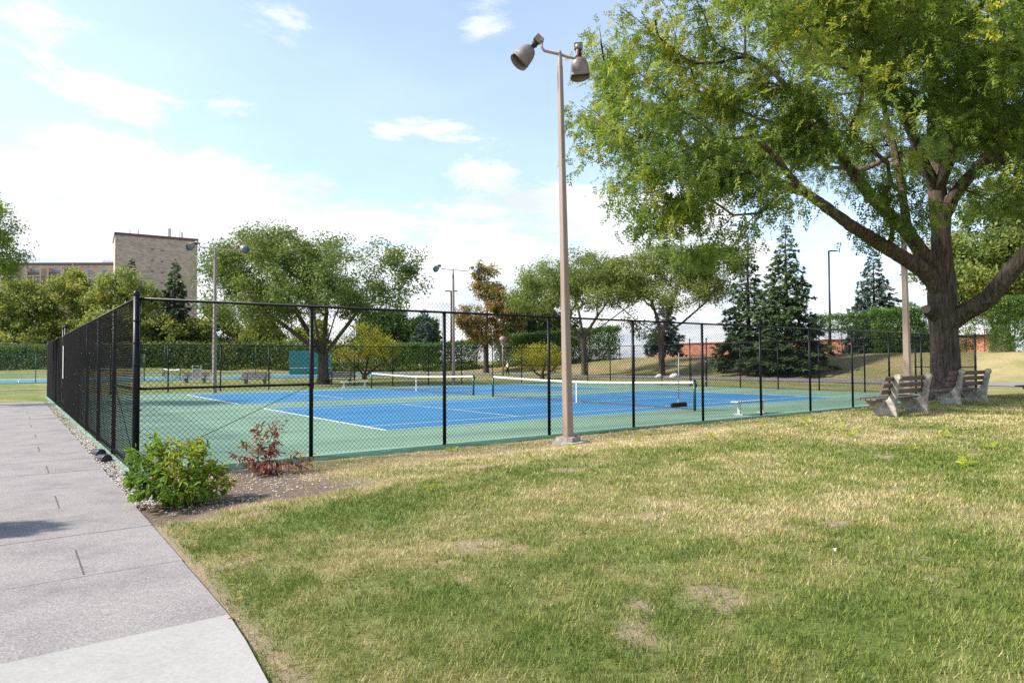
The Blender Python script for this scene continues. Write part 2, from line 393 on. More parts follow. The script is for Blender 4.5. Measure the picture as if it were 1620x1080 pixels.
# ------------------------------------------------------------------ terrain
def road_x(y):           # centre line of the service road behind the courts
    return np.interp(y, [-80, 50, 62, 78, 96, 116, 132, 150], [54.6, 55.2, 54.0, 50.5, 46.0, 36.0, 14.0, -40.0])
def road_side(x, y):     # metres beyond the far edge of the road
    y = np.asarray(y, float); x = np.asarray(x, float)
    k = np.sqrt(1+np.gradient(road_x(np.linspace(-80, 150, 231)))**2)
    return (x-road_x(y))/np.interp(y, np.linspace(-80, 150, 231), k) - 4.4
def zter(x, y):
    x = np.asarray(x, float); y = np.asarray(y, float)
    A = np.interp(x, [-.4, .6, 4, 9, 14, 22, 27, 36, 46], [0.0, .10, .30, .42, .60, .74, .66, .25, .0])
    B = sstep(-1.0, -5.4, y)
    z = A*B
    z = z + .05*(fbm(x*.35, y*.35, 3, 5)-.5)*sstep(0, 2, x)*sstep(-1.5, -4, y)
    h = np.interp(y, [-40, 20, 60, 110, 140, 200], [2.6, 2.5, 2.2, 1.3, .8, .6])
    z = z + h*sstep(.4, 15, road_side(x, y))*(y > -60)
    return z
def zt(x, y): return float(zter(np.array([x]), np.array([y]))[0])
def dryness(x, y):
    x = np.asarray(x, float); y = np.asarray(y, float)
    d = .43 + 1.35*(fbm(x*.55, y*.55, 5, 31)-.5) + .75*(fbm(x*3.2, y*3.2, 3, 77)-.5)
    d = d + .15*sstep(6, 13, x)*sstep(-10.5, -7.5, y)*(y < 0)                     # the bleached rise by the benches
    d = d - .34*np.exp(-((y+5.7)/.8)**2)*(x < 10)                                   # the greener crest
    d = d + .40*sstep(-5.0, -4.2, y)*(y < 0)*(x > 0)*(x < 12)                        # the dead grass in the dip
    d = d + .12*sstep(-4.5, -3.6, y)*(y < 0)*(x >= 12)
    d = d - .30*(x < 0)*(y > 25) - .20*(y > 33)*(x < 30)
    d = d + .30*(road_side(x, y) > 0)*(y < 90)
    return np.clip(d, 0, 1)
def soilness(x, y, only_bed=False):
    x = np.asarray(x, float); y = np.asarray(y, float)
    s = sstep(.67, .75, fbm(x*1.7+9, y*1.7, 4, 123))
    bed = sstep(2.9, 1.9, x + .7*(fbm(x*1.3, y*1.3, 3, 8)-.5))*sstep(-4.5, -4.0, y + .8*(fbm(x*1.5, y*1.5, 3, 9)-.5))*(y < .5)*(x > -.5)
    edge = np.exp(-((x+.34)/.10)**2)*(y < -4)
    if only_bed: return np.clip(bed, 0, 1)
    s = np.maximum(s*.8*(y < 0), np.maximum(bed, edge*.8))
    return np.clip(s, 0, 1)
def axis(segs):
    out = []
    for a, b, st in segs: out += list(np.arange(a, b-1e-6, st))
    return np.array(out + [segs[-1][1]])
xs = axis([(-1600, -200, 200), (-200, -20, 20), (-20, -1, 1.0), (-1, 16, .16), (16, 36, .4), (36, 100, 2), (100, 300, 20), (300, 1600, 130)])
ys = axis([(-600, -60, 90), (-60, -14, 4), (-14, 0.4, .16), (.4, 60, 3), (60, 180, 3), (180, 400, 20), (400, 1600, 150)])
X, Y = np.meshgrid(xs, ys); X = X.ravel(); Y = Y.ravel()
Z = zter(X, Y) - .03
Z = np.where((X < -.38) & (Y > -14) & (Y < 33) & (X > -6), -.04, Z)
Z = np.where((X > -.5) & (X < 37) & (Y > -.3) & (Y < 33.3), -.06, Z)
nx = len(xs); ii = np.arange(len(ys)-1)[:, None]*nx + np.arange(nx-1)[None, :]
Fq = np.stack([ii, ii+1, ii+nx+1, ii+nx], -1).reshape(-1, 4)
gm = raw_mesh('lawn', np.stack([X, Y, Z], 1), Fq, M['lawn_ground'], smooth=True)
for an, arr in (('dry', dryness(X, Y)), ('soil', soilness(X, Y)), ('mulch', soilness(X, Y, True))):
    a = gm.attributes.new(an, 'FLOAT', 'POINT'); a.data.foreach_set('value', arr.astype(np.float32))
lawn = place('lawn', gm); tag(lawn, 'sloping lawn of green and straw coloured grass around the courts', 'lawn', kind='structure')

def sheet(name, x0, x1, y0, y1, z, m, parent=None):
    return MB().add([(x0, y0, z), (x1, y0, z), (x1, y1, z), (x0, y1, z)], [(0, 1, 2, 3)]).build(name, m, parent)

# courts
LX, LY = 36.576, 32.9
slab = MB().box((LX/2, LY/2, -.11), (LX+.24, LY+.24, .22)).build('court_surface', M['court_green'])
tag(slab, 'green hard court surface inside the black fence', 'court', kind='structure')
# irregular darker skirt poured along the outside of the front fence
mb = MB(); N = 150
top = []; bot = []
for i in range(N+1):
    x = -.2 + (LX+.4)*i/N; w = .14 + .22*float(fbm(x*.8, 3.3, 4, 55)) + .20*float(sstep(11, 7, x))
    top.append((x, .02, .008)); bot.append((x, -w, -.01 - .03*random.random()))
for i in range(N):
    mb.add([top[i], bot[i], bot[i+1], top[i+1]], [(0, 1, 2, 3)])
    mb.add([bot[i], (bot[i][0], bot[i][1]-.02, -.2), (bot[i+1][0], bot[i+1][1]-.02, -.2), bot[i+1]], [(0, 1, 2, 3)])
tag(mb.build('court_apron', M['apron_green']), 'dark green rough skirt at the foot of the long front fence', 'court edge', kind='structure')
def court(x0, y0, z, label):
    L_, Wd = 23.77, 10.97
    c = sheet('court_paint', x0, x0+L_, y0, y0+Wd, z+.004, M['court_blue']); tag(c, label, 'court', kind='structure')
    zz_ = z+.008; w = .05
    def line(a, b, c_, d): sheet('court_line', a, b, c_, d, zz_, M['line_paint'], c)
    line(x0-.05, x0+.05, y0-.025, y0+Wd+.025); line(x0+L_-.05, x0+L_+.05, y0-.025, y0+Wd+.025)
    for yy in (y0, y0+1.37, y0+Wd-1.37, y0+Wd): line(x0+.05, x0+L_-.05, yy-w/2, yy+w/2)
    for xx in (x0+L_/2-6.4, x0+L_/2+6.4): line(xx-w/2, xx+w/2, y0+1.37+w/2, y0+Wd-1.37-w/2)
    line(x0+L_/2-6.4+w/2, x0+L_/2+6.4-w/2, y0+Wd/2-w/2, y0+Wd/2+w/2)
    return c
court(6.45, 3.66, 0, 'blue playing area with white lines nearest the front fence')
court(6.45, 18.29, 0, 'blue playing area with white lines along the back fence')
# court far behind, beyond the grass
sl2 = MB().box((11, 78, -.10), (52, 24, .22)).build('far_court_surface', M['court_green']); tag(sl2, 'green hard court surface far behind the back fence', 'court', kind='structure')
court(-6.5, 67.0, .012, 'blue playing area of the far court at left')
court(17.8+.9, 67.0, .012, 'blue playing area of the far court behind the broad tree')

# footpath of concrete slabs, left
path = sheet('footpath', -4.6, -.40, -14, 27.2, -.035, M['joint_dirt']); tag(path, 'old concrete footpath along the left fence', 'path', kind='structure')
def slab_mesh(x0, x1, y0, y1, m):
    b = .006
    mb = MB(); zt_ = 0.0
    vs = [(x0, y0, -.03), (x1, y0, -.03), (x1, y1, -.03), (x0, y1, -.03), (x0, y0, zt_-b), (x1, y0, zt_-b), (x1, y1, zt_-b), (x0, y1, zt_-b),
          (x0+b, y0+b, zt_), (x1-b, y0+b, zt_), (x1-b, y1-b, zt_), (x0+b, y1-b, zt_)]
    fs = [(8, 9, 10, 11)] + [(i, (i+1) % 4, (i+1) % 4+4, i+4) for i in range(4)] + [(i+4, (i+1) % 4+4, (i+1) % 4+8, i+8) for i in range(4)]
    return mb.add(vs, fs)
def path_edge(y): return -.38 - .16*float(sstep(-6.5, -9.5, y))
yy = -7.72; k = 0
while yy < 27:
    y1 = min(yy+1.72, 27.2); xr = path_edge(yy+.8)
    s_ = slab_mesh(-4.6, xr, yy+.003, y1-.003, None).build('slab', M['old_concrete'], path)
    s_.location.z = random.uniform(-.003, .003)
    if k % 2 == 1:     # short sawn joint, left of the middle
        MB().box((-1.19+random.uniform(-.02, .02), yy+.55, .0005+s_.location.z), (.016, 1.0, .006)).build('sawn_joint', M['joint_dirt'], s_)
    yy = y1; k += 1
# new pale slab in the foreground; its outer edge follows the curve of the path
mb = MB(); pts = [(-.40, -7.73), (-.43, -8.3), (-.50, -9.1), (-.60, -9.9), (-.74, -10.8), (-.90, -11.8), (-1.1, -13), (-1.3, -14.0)]
top = [(-4.6, -7.73)] + pts + [(-4.6, -14.0)]
nT = len(top)
mb.add([(x, y, .004) for x, y in top] + [(x, y, -.06) for x, y in top], [tuple(reversed(range(nT)))] + [(i, (i+1) % nT, (i+1) % nT+nT, i+nT) for i in range(nT)])
mb.build('slab', M['new_concrete'], path)['label'] = 'pale newly poured slab'

# distant narrow track and the service road
tag(sheet('dirt_track', -40, 4, 45.5, 47.2, .0, M['dirt']), 'reddish dirt track crossing the far grass at left', 'path', kind='structure')
ry = np.linspace(-60, 148, 70)
mb = MB()
for i in range(len(ry)-1):
    a, b = ry[i], ry[i+1]
    def p_(y, o):
        e = 2.0; t = np.array([road_x(y+e)-road_x(y-e), 2*e]); t = t/np.linalg.norm(t); nrm = np.array([t[1], -t[0]])
        return (road_x(y)+nrm[0]*o, y+nrm[1]*o, .012)
    mb.add([p_(a, -4.2), p_(a, 4.2), p_(b, 4.2), p_(b, -4.2)], [(0, 1, 2, 3)])
tag(mb.build('service_road', M['asphalt_road']), 'grey asphalt road curving behind the courts', 'road', kind='structure')

# ------------------------------------------------------------------ chain link fences
_panels = {}
def link_panel(w, h, r, mat, pitch=.092):
    key = (round(w, 3), round(h, 3), r, mat)
    if key in _panels: return _panels[key]
    mb = MB(); seg = .55
    for fam in (1, -1):
        c = -h + pitch*.5
        while c < w:
            # wire x = c + z (fam 1) or mirrored
            z0 = max(0, -c); z1 = min(h, w-c)
            if z1 - z0 > .02:
                nseg = max(1, int(math.ceil((z1-z0)/seg)))
                pts = []
                for i in range(nseg+1):
                    z = z0 + (z1-z0)*i/nseg; x = c+z
                    if fam < 0: x = w-x
                    pts.append((x, .003*fam, z))
                mb.tube(pts, r, 4, caps=False)
            c += pitch
    _panels[key] = mb.mesh('chain_link', M[mat]); return _panels[key]

POST_CAP = MB().lathe([(.052, -.02), (.056, .0), (.056, .03), (.045, .06), (.022, .08), (.001, .085)], 12).mesh('post_cap', M['black_vinyl'])
def tube_mesh(r, L, n=10, mat='black_vinyl', axis='z'):
    e = (0, 0, L) if axis == 'z' else (L, 0, 0)
    return MB().tube([(0, 0, 0), e], r, n).mesh('tube', M[mat])

def fence(label, origin, rz, S, H=2.96, gate=None, braces=(), ends=(True, True), wire=.0036, mat='black_vinyl', wmat='black_wire',
          rod=(), bottom=(), zfun=None, rp=.040, r_end=.050, pitch=.092, tall=()):
    root = empty('chain_link_fence', origin, rz); tag(root, label, 'fence')
    lp = tube_mesh(rp, H-.02, 10, mat); ep = tube_mesh(r_end, H+.06, 12, mat); tp = tube_mesh(rp, H+.30, 12, mat)
    for i, s in enumerate(S):
        end = (i == 0 and ends[0]) or (i == len(S)-1 and ends[1])
        if i in tall: p = place('post', tp, root, (s, 0, 0)); cz = H+.30
        elif end: p = place('post', ep, root, (s, 0, 0)); cz = H+.06
        else: p = place('post', lp, root, (s, 0, 0)); cz = None
        if cz is not None and mat == 'black_vinyl': place('post_cap', POST_CAP, p, (0, 0, cz))
    MB().tube([(S[0], 0, H), (S[-1], 0, H)], .026, 10).build('top_rail', M[mat], root)
    for i in range(len(S)-1):
        w = S[i+1]-S[i]
        if gate is not None and i == gate: 
            hg = 2.12
            g = empty('gate', (S[i], 0, 0), 0, root)
            fr = MB()
            for a, b in (((.10, 0, .08), (.10, 0, hg)), ((w-.10, 0, .08), (w-.10, 0, hg)), ((.10, 0, .08), (w-.10, 0, .08)), ((.10, 0, hg), (w-.10, 0, hg)), ((.10, 0, 1.1), (w-.10, 0, 1.1))):
                fr.tube([a, b], .024, 8)
            fr.build('gate_frame', M[mat], g)
            pm = place('gate_mesh', link_panel(w-.22, hg-.1, wire, wmat, pitch), g, (.11, .02, .09)); pm['kind'] = 'stuff'
            for zz_ in (.4, 1.75): MB().box((.05, 0, zz_), (.11, .09, .07)).build('hinge', M['galvanised'], g)
            MB().box((w-.06, -.04, 1.08), (.14, .06, .10)).build('latch', M['galvanised'], g)
            MB().tube([(S[i], 0, hg+.09), (S[i+1], 0, hg+.09)], .024, 8).build('gate_header', M[mat], root)
            if H-hg-.16 > .1:
                pm = place('chain_link_panel', link_panel(w, H-hg-.16, wire, wmat, pitch), root, (S[i], .03, hg+.12)); pm['kind'] = 'stuff'
            continue
        pm = place('chain_link_panel', link_panel(w-.02, H-.05, wire, wmat, pitch), root, (S[i]+.01, .045, .04)); pm['kind'] = 'stuff'
        if i in braces: MB().tube([(S[i]+.03, 0, 1.42), (S[i+1]-.03, 0, 1.42)], .022, 8).build('brace_rail', M[mat], root)
        if i in bottom: MB().tube([(S[i]+.03, 0, .10), (S[i+1]-.03, 0, .10)], .022, 8).build('bottom_rail', M['black_vinyl'], root)
    for (i, flip) in rod:
        a, b = (S[i]+.05, S[i+1]-.04)
        if flip: a, b = b, a
        MB().tube([(a, -.02, .10), (b, -.02, 1.40)], .006, 6).build('truss_rod', M['black_wire'], root)
        MB().tube([(a, -.035, .08), (a, -.035, H-.04)], .009, 6).build('tension_bar', M['black_vinyl'], root)
        for zz_ in np.arange(.3, H-.2, .38): MB().box((a - (.04 if not flip else -.04), -.01, zz_), (.12, .11, .022)).build('tension_band', M['black_vinyl'], root)
    return root

SF = [i*3.048 for i in range(13)]
front = fence('long black chain link fence facing the lawn in front of the courts', (0, 0, 0), 0, SF, braces=(0, 11), rod=((0, False), (11, True)))
for s, w in ((SF[2]-.75, .95), (SF[5]-.85, .82)):     # old mesh standing up above the rail
    pm = place('loose_mesh', link_panel(w, .24, .0026, 'black_wire'), front, (s, .045, 2.94)); pm['kind'] = 'stuff'
SL = [i*2.99 for i in range(12)]; SL = SL[:6] + [18.4, 19.7] + [22.0, 24.7, 27.4, 30.1, 32.9]
left = fence('tall black chain link fence running away beside the footpath', (0, 0, 0), PI/2, SL, gate=6, braces=(0, 5, 7, 11), rod=((0, False), (7, True)),
             bottom=(0, 1, 2), tall=(6, 7), ends=(False, False))
MB().box((17.95, .09, 1.9), (.30, .012, 1.25)).build('notice_board', M['pale_panel'], left)
back = fence('black chain link fence along the back of the courts', (0, LY, 0), 0, SF, braces=(0, 11), ends=(True, False))
SR = [0, 2.75, 5.4, 8.05, 10.7, 13.4, 16.05, 17.45, 20.0, 22.7, 25.3, 27.9, 30.4, 32.9]
right = fence('black chain link fence with a gate on the side by the road', (LX, 0, 0), PI/2, SR, gate=6, braces=(0, 5, 7, 12), tall=(6, 7), ends=(False, True))
# green fences of the far court
fence('low green chain link fence in front of the far court', (-15, 65.4, 0), 0, [i*3.05 for i in range(9)], H=2.75, mat='green_vinyl', wmat='green_vinyl', wire=.004, pitch=.16, rp=.035)
fence('tall green chain link fence behind the far court', (-15, 90.6, 0), 0, [i*6.1 for i in range(10)], H=4.3, mat='green_vinyl', wmat='green_vinyl', wire=.005, pitch=.22, rp=.045)

# ------------------------------------------------------------------ gravel, bed
def stones(name, label, P, size, mat, kind='stuff'):
    P = np.asarray(P); n = len(P)
    base = np.array([(1, 0, 0), (-1, 0, 0), (0, 1, 0), (0, -1, 0), (0, 0, 1), (0, 0, -1), (.6, .6, .5), (-.6, .6, .45), (-.6, -.6, .5), (.6, -.6, .45)])
    F = np.array([(0, 6, 4), (6, 2, 4), (2, 7, 4), (7, 1, 4), (1, 8, 4), (8, 3, 4), (3, 9, 4), (9, 0, 4), (0, 5, 6), (6, 5, 2), (2, 5, 7), (7, 5, 1), (1, 5, 8), (8, 5, 3), (3, 5, 9), (9, 5, 0)])
    sc = size*RNG.uniform(.45, 1.25, (n, 1, 1))*np.stack([RNG.uniform(.8, 1.4, n), RNG.uniform(.7, 1.1, n), RNG.uniform(.45, .75, n)], 1)[:, None, :]
    v = base[None]*sc*RNG.uniform(.75, 1.2, (n, 10, 1))
    a = RNG.uniform(0, 6.28, n); c, s = np.cos(a)[:, None], np.sin(a)[:, None]
    vx = v[..., 0]*c - v[..., 1]*s; vy = v[..., 0]*s + v[..., 1]*c
    V = np.stack([vx, vy, v[..., 2]], -1) + P[:, None, :]
    FF = (F[None] + (np.arange(n)*10)[:, None, None]).reshape(-1, 3)
    o = place(name, raw_mesh(name, V.reshape(-1, 3), FF, M[mat])); tag(o, label, 'gravel', kind=kind); return o
n = 3600
gy = np.concatenate([RNG.uniform(-3.2, 10, 2700), RNG.uniform(10, 27, n-2700)]); gx = RNG.uniform(-.40, -.02, n)
stones('gravel_strip', 'pale gravel strip between the footpath and the left fence', np.stack([gx, gy, RNG.uniform(-.03, .0, n)], 1), .026, 'pebble')
n = 700
gx = np.abs(RNG.normal(0, 1.4, n)); gx = np.where(gx < .1, RNG.uniform(-.3, 3, n), gx) - .25; gy = RNG.uniform(-4.0, -.5, n)
keep = (gx < 3.6) & (soilness(gx, gy) > .35); gx, gy = gx[keep], gy[keep]
stones('bed_stones', 'scattered small stones in the bare bed under the shrubs', np.stack([gx, gy, zter(gx, gy)-.026], 1), .019, 'pebble')

# two black corrugated drain pipe ends lying on the gravel
for (y0, lab) in ((3.25, 'black corrugated drain pipe end on the gravel, farther of the two'), (2.25, 'black corrugated drain pipe end on the gravel, nearer of the two')):
    prof = []
    for i in range(29): prof.append((.088 + (.009 if i % 2 else 0), -.36 + .72*i/28))
    Mx = Matrix.Rotation(PI/2-.10, 4, 'X')
    t = empty('drain_pipe', (-.24, y0, .0), .06); tag(t, lab, 'pipe', 'drain pipe ends on the gravel strip')
    MB().lathe([(.001, -.37), (.08, -.365)] + prof + [(.08, .365), (.001, .37)], 16, Mx).build('pipe_wall', M['drain_pipe'], t)

# ------------------------------------------------------------------ nets
def tennis_net(x, y0, y1, label, z=0.0):
    root = empty('tennis_net', (x, (y0+y1)/2, z)); tag(root, label, 'net', 'tennis nets on the courts')
    hw = (y1-y0)/2
    def top(y): return .95 + .12*(abs(y)/hw)**1.6
    for s in (-1, 1):
        p = MB().tube([(0, s*hw, 0), (0, s*hw, 1.09)], .05, 12).build('net_post', M['net_post_green'], root)
        MB().lathe([(.055, 1.085), (.06, 1.10), (.04, 1.13), (.001, 1.135)], 12).build('post_cap', M['dark_fitting'], p, (0, s*hw, 0))
        if s < 0: MB().box((.07, s*hw, .93), (.06, .07, .16)).build('winder', M['net_post_green'], p)
    mb = MB(); n = int(2*hw/.10)
    for i in range(n+1):
        y = -hw+.05 + (2*hw-.1)*i/n; mb.tube([(0, y, .06), (0, y, top(y)-.04)], .0018, 3, caps=False)
    for k in range(1, 11):
        pts = []
        for i in range(13):
            y = -hw+.05 + (2*hw-.1)*i/12; pts.append((0, y, .06+(top(y)-.1)*k/11))
        mb.tube(pts, .0018, 3, caps=False)
    nm = mb.build('netting', M['net_cord'], root); nm['kind'] = 'stuff'
    band = MB()
    for i in range(20):
        ya = -hw+.04 + (2*hw-.08)*i/20; yb = -hw+.04 + (2*hw-.08)*(i+1)/20
        band.bar((0, ya, top(ya)-.03), (0, yb, top(yb)-.03), .014, .075)
    band.build('headband', M['net_band'], root)
    MB().bar((0, -hw+.05, .06), (0, hw-.05, .06), .008, .035).build('bottom_tape', M['net_bottom_tape'], root)
    MB().bar((0, 0, .01), (0, 0, top(0)+.005), .055, .02, (1, 0, 0)).build('centre_strap', M['white_paint'], root)
    return root
tennis_net(18.335, 2.74, 15.55, 'tennis net across the nearer blue court, white band and green posts')
tennis_net(18.335, 17.37, 30.18, 'tennis net across the blue court by the back fence')
tennis_net(14.0, 72.0, 83.0, 'distant tennis net on the far court behind a slatted bench', .02)

# ------------------------------------------------------------------ floodlight poles
def floodlight_pole(name_loc, label, H, w0, w1, yaw, lean=(0, 0), detail=True, heads=True, arm=(0.78, .62), pole_mat='pole_paint'):
    root = empty('floodlight_pole', name_loc, 0); tag(root, label, 'light pole', 'floodlight poles round the courts')
    lx, ly = lean
    pole = MB(); nseg = 6; c = .18
    prev = None
    rings = []
    for i in range(nseg+1):
        t = i/nseg; w = (w0*(1-t)+w1*t)/2; b = w*c
        ring = [(w-b, -w), (w, -w+b), (w, w-b), (w-b, w), (-w+b, w), (-w, w-b), (-w, -w+b), (-w+b, -w)]
        rings.append([(x+lx*t, y+ly*t, .02+H*t) for x, y in ring])
    vs = sum(rings, []); fs = []
    for i in range(nseg):
        for j in range(8): fs.append((i*8+j, i*8+(j+1) % 8, (i+1)*8+(j+1) % 8, (i+1)*8+j))
    fs += [tuple(range(nseg*8, nseg*8+8))]
    pole.add(vs, fs).build('pole', M[pole_mat], root, rz=yaw)
    if not heads: return root
    T = Vector((lx, ly, H)) if yaw == 0 else Matrix.Rotation(yaw, 3, 'Z') @ Vector((lx, ly, H))
    # slim tenon above the pole with a pointed cap
    MB().lathe([(.055, -.02), (.055, .16), (.045, .20), (.040, .30), (.045, .31), (.012, .38), (.001, .385)], 10).build('tenon', M['pole_paint'], root, T)
    ux = Vector((float(RT[0]), float(RT[1]), 0)).normalized(); fx = Vector((-ux.y, ux.x, 0))
    return root, T, ux, fx

def lamp_head(root, M4, detail=True):
    """bell shaped floodlight, opening along -Z of M4"""
    h = MB().lathe([(.075, .0), (.125, -.015), (.185, -.07), (.228, -.16), (.252, -.26), (.264, -.36), (.268, -.42), (.284, -.425), (.284, -.45), (.268, -.455), (.24, -.30), (.16, -.10), (.07, -.03)], 20, M4)
    head = h.build('lamp_head', M['lamp_housing'], root)
    MB().lathe([(.001, -.405), (.12, -.41), (.262, -.43)], 20, M4).build('lens', M['lamp_glass'], head)
    # visor: half ring beyond the rim
    vz = MB(); nn = 12; vs = []
    for i in range(nn+1):
        a = -.15*PI + 1.3*PI*i/nn
        ln = .20*max(.25, math.sin(min(PI, max(0, (a+.15*PI)/1.3))))
        for z in (-.47, -.47-ln-.02): vs.append(tuple(M4 @ Vector((.268*math.cos(a), .268*math.sin(a), z+.03))))
    fs = [(2*i, 2*i+2, 2*i+3, 2*i+1) for i in range(nn)]
    o = vz.add(vs, fs, True).build('visor', M['lamp_housing'], head); sm = o.modifiers.new('solid', 'SOLIDIFY'); sm.thickness = .006
    nb = MB().lathe([(.07, -.02), (.085, .03), (.085, .16), (.07, .18)], 14, M4, True, True)
    nb.build('socket', M['dark_fitting'], root)
    bx = MB(); c = M4 @ Vector((0, .02, .30))
    b = MB().box((0, .02, .28), (.24, .20, .18)); b.v = [tuple(M4 @ Vector(v)) for v in b.v]; b.build('ballast_box', M['ballast_box'], root, bevel=.012)
    b = MB().box((0, .02, .185), (.22, .18, .03)); b.v = [tuple(M4 @ Vector(v)) for v in b.v]; b.build('fin_plate', M['dark_fitting'], root)

def twin_heads(root, T, ux, fx, left_dir, right_dir, arm=(.80, .62), off=.30):
    zc = Vector((0, 0, .28)); up = Vector((0, 0, 1))
    a0 = T+zc
    la = [a0, a0-ux*(arm[0]*.45)+up*.04, a0-ux*(arm[0]*.85)+up*.08, a0-ux*(arm[0]*1.0)+up*.15, a0-ux*(arm[0]*1.02)+up*.27]
    ra = [a0, a0+ux*(arm[1]*.5)-up*.06, a0+ux*(arm[1]*.9)-up*.09, a0+ux*(arm[1]*1.06)-up*.02, a0+ux*(arm[1]*1.1)+up*.12]
    MB().tube(list(reversed(la)) + ra[1:], .030, 10).build('cross_arm', M['ballast_box'], root)
    for tip, d in ((la[-1], left_dir), (ra[-1], right_dir)):
        d = d.normalized(); z = -d; x = ux - z*ux.dot(z); x.normalize(); y = z.cross(x)
        o = tip + up*.02 + d*.12 + (Vector((d.x, d.y, 0)).normalized()*off if Vector((d.x, d.y, 0)).length > .2 else Vector((0, 0, 0)))
        M4 = Matrix(((x.x, y.x, z.x, o.x), (x.y, y.y, z.y, o.y), (x.z, y.z, z.z, o.z), (0, 0, 0, 1))) @ Matrix.Scale(.82, 4)
        lamp_head(root, M4)
        MB().tube([tip+up*.01, tip+up*.10], .05, 10).build('clamp', M['galvanised'], root)
        p = M4 @ Vector((0, 0, .12)); q = M4 @ Vector((0, 0, .34))
        MB().bar(tip+up*.06, p, .05, .03).bar(tip+up*.08, q, .05, .025).build('bracket', M['galvanised'], root)
        MB().tube([tip+up*.09, tip+up*.05+d*.18+fx*.05, p-up*.06, p], .011, 6).build('cable', M['dark_fitting'], root)
    return root

pb = at(899, 697, 15.0); PX, PY = pb[0], pb[1]; PZ = zt(PX, PY)
tp = at(886, 118, 15.0)
res = floodlight_pole((PX, PY, PZ+.12), 'brown square floodlight pole standing on a cracked footing before the fence', 8.25, .185, .098, 0, lean=(float(tp[0]-PX), float(tp[1]-PY)))
root, T, ux, fx = res
NEARPOLE = root
twin_heads(root, T, ux, fx, (-ux*.72 - Vector((0, 0, 1))*.72 + fx*.25), (ux*.10 - Vector((0, 0, 1))*.95 + fx*.40), (.40, .36), .14)
# cracked two step footing
def rough_block(c, d, rz, amp, seed):
    rs = random.Random(seed); mb = MB(); n = 14; top = []; bot = []
    for i in range(n):
        a = 2*PI*i/n; s = 1/max(abs(math.cos(a)), abs(math.sin(a)))
        x = math.cos(a)*s*d[0]/2*(1+rs.uniform(-amp, amp)); y = math.sin(a)*s*d[1]/2*(1+rs.uniform(-amp, amp))
        X_ = x*math.cos(rz)-y*math.sin(rz); Y_ = x*math.sin(rz)+y*math.cos(rz)
        top.append((c[0]+X_*.97, c[1]+Y_*.97, c[2]+d[2]/2+rs.uniform(-.01, .012))); bot.append((c[0]+X_, c[1]+Y_, c[2]-d[2]/2))
    mb.add(top+bot, [tuple(range(n))] + [(i, i+n, (i+1) % n+n, (i+1) % n) for i in range(n)]); return mb
rough_block((0, 0, -.035), (.44, .42, .11), .3, .07, 4).build('footing', M['footing_concrete'], root)
rough_block((.03, -.04, -.16), (.74, .64, .17), .2, .10, 5).build('footing', M['footing_concrete'], root)
MB().box((-.0, 0, .028), (.30, .30, .022), .0).build('base_plate', M['rust'], root)
MB().box((-.094, -.03, .60), (.012, .055, .14)).build('hand_hole_cover', M['orange_sticker'], root)
MB().box((-.02, -.093, 1.15), (.03, .010, .11)).build('tag_plate', M['galvanised'], root)
MB().box((.04, -.090, 2.0), (.03, .012, .03)).build('bolt', M['galvanised'], root)
# poles behind the courts
for (x, yb, yt, d, z, lab) in ((339, 622, 400, 40.6, 0, 'grey brown floodlight pole behind the far left of the courts'), (717.5, 609, 432, 52.0, 0, 'floodlight pole behind the middle of the back fence')):
    b = at(x, yb, d); Hh = (yb-yt)*d/FPX
    r_, T_, ux_, fx_ = floodlight_pole((b[0], b[1], 0), lab, Hh, .22, .13, .2)
    twin_heads(r_, T_, ux_, fx_, (-fx_*.75 - Vector((0, 0, 1))*.6 - ux_*.35), (-fx_*.35 - Vector((0, 0, 1))*.5 + ux_*.8), (.95, 1.15))
b = at(1437, 632, 27.0)
r_, T_, ux_, fx_ = floodlight_pole((b[0], b[1], zt(b[0], b[1])-.05), 'brown floodlight pole rising behind the benches into the big tree', 10.2, .25, .13, .1, lean=(-.05, .05))
twin_heads(r_, T_, ux_, fx_, (-ux_*.6 - Vector((0, 0, 1))*.7 + fx_*.3), (ux_*.3 - Vector((0, 0, 1))*.9 + fx_*.4), (.7, .6))

# ------------------------------------------------------------------ park benches
def park_bench_proto():
    root = empty('park_bench', (0, 0, 0))
    # side profile in (y, z); the sitter faces +y
    out = [(-.30, 0), (.20, 0), (.22, .08), (.31, .22), (.42, .31), (.42, .345), (0, .33), (-.09, .37), (-.16, .52), (-.205, .70), (-.235, .85), (-.245, .91), (-.31, .935), (-.375, .92),
           (-.385, .87), (-.355, .80), (-.33, .68), (-.30, .50), (-.275, .34), (-.262, .2), (-.285, .08)]
    for x in (-.76, .76):
        MB().prism(out, x-.044, x+.044).build('bench_end', M['bench_concrete'], root, bevel=.018)
    for k in range(4):
        MB().box((0, .375-.115*k, .367+.010*(k == 0)), (2.36, .100, .042)).build('seat_slat', M['bench_slat'], root, bevel=.006)
    for z, y in ((.54, -.128), (.685, -.175), (.83, -.213)):
        MB().box((0, y+.002, z), (2.36, .042, .100), rx=.28).build('back_slat', M['bench_slat'], root, bevel=.006)
    return root
proto = park_bench_proto()
def set_bench(o, a, b, label, group, z=None):
    """rear feet at ground points a (near camera) and b"""
    a = Vector((float(a[0]), float(a[1]))); b = Vector((float(b[0]), float(b[1]))); d = (b-a).normalized(); c = (a+b)/2
    ang = math.atan2(d.y, d.x); nrm = Vector((-d.y, d.x))
    c = c + nrm*.285
    o.location = (c.x, c.y, (zt(c.x, c.y) if z is None else z) - .03); o.rotation_euler = (0, 0, ang)
    tag(o, label, 'bench', group)
GB = 'concrete and slat park benches'
set_bench(proto, at(1420, 658, 14.9), at(1469, 653, 15.8), 'concrete ended park bench with brown slats nearest the front fence', GB)
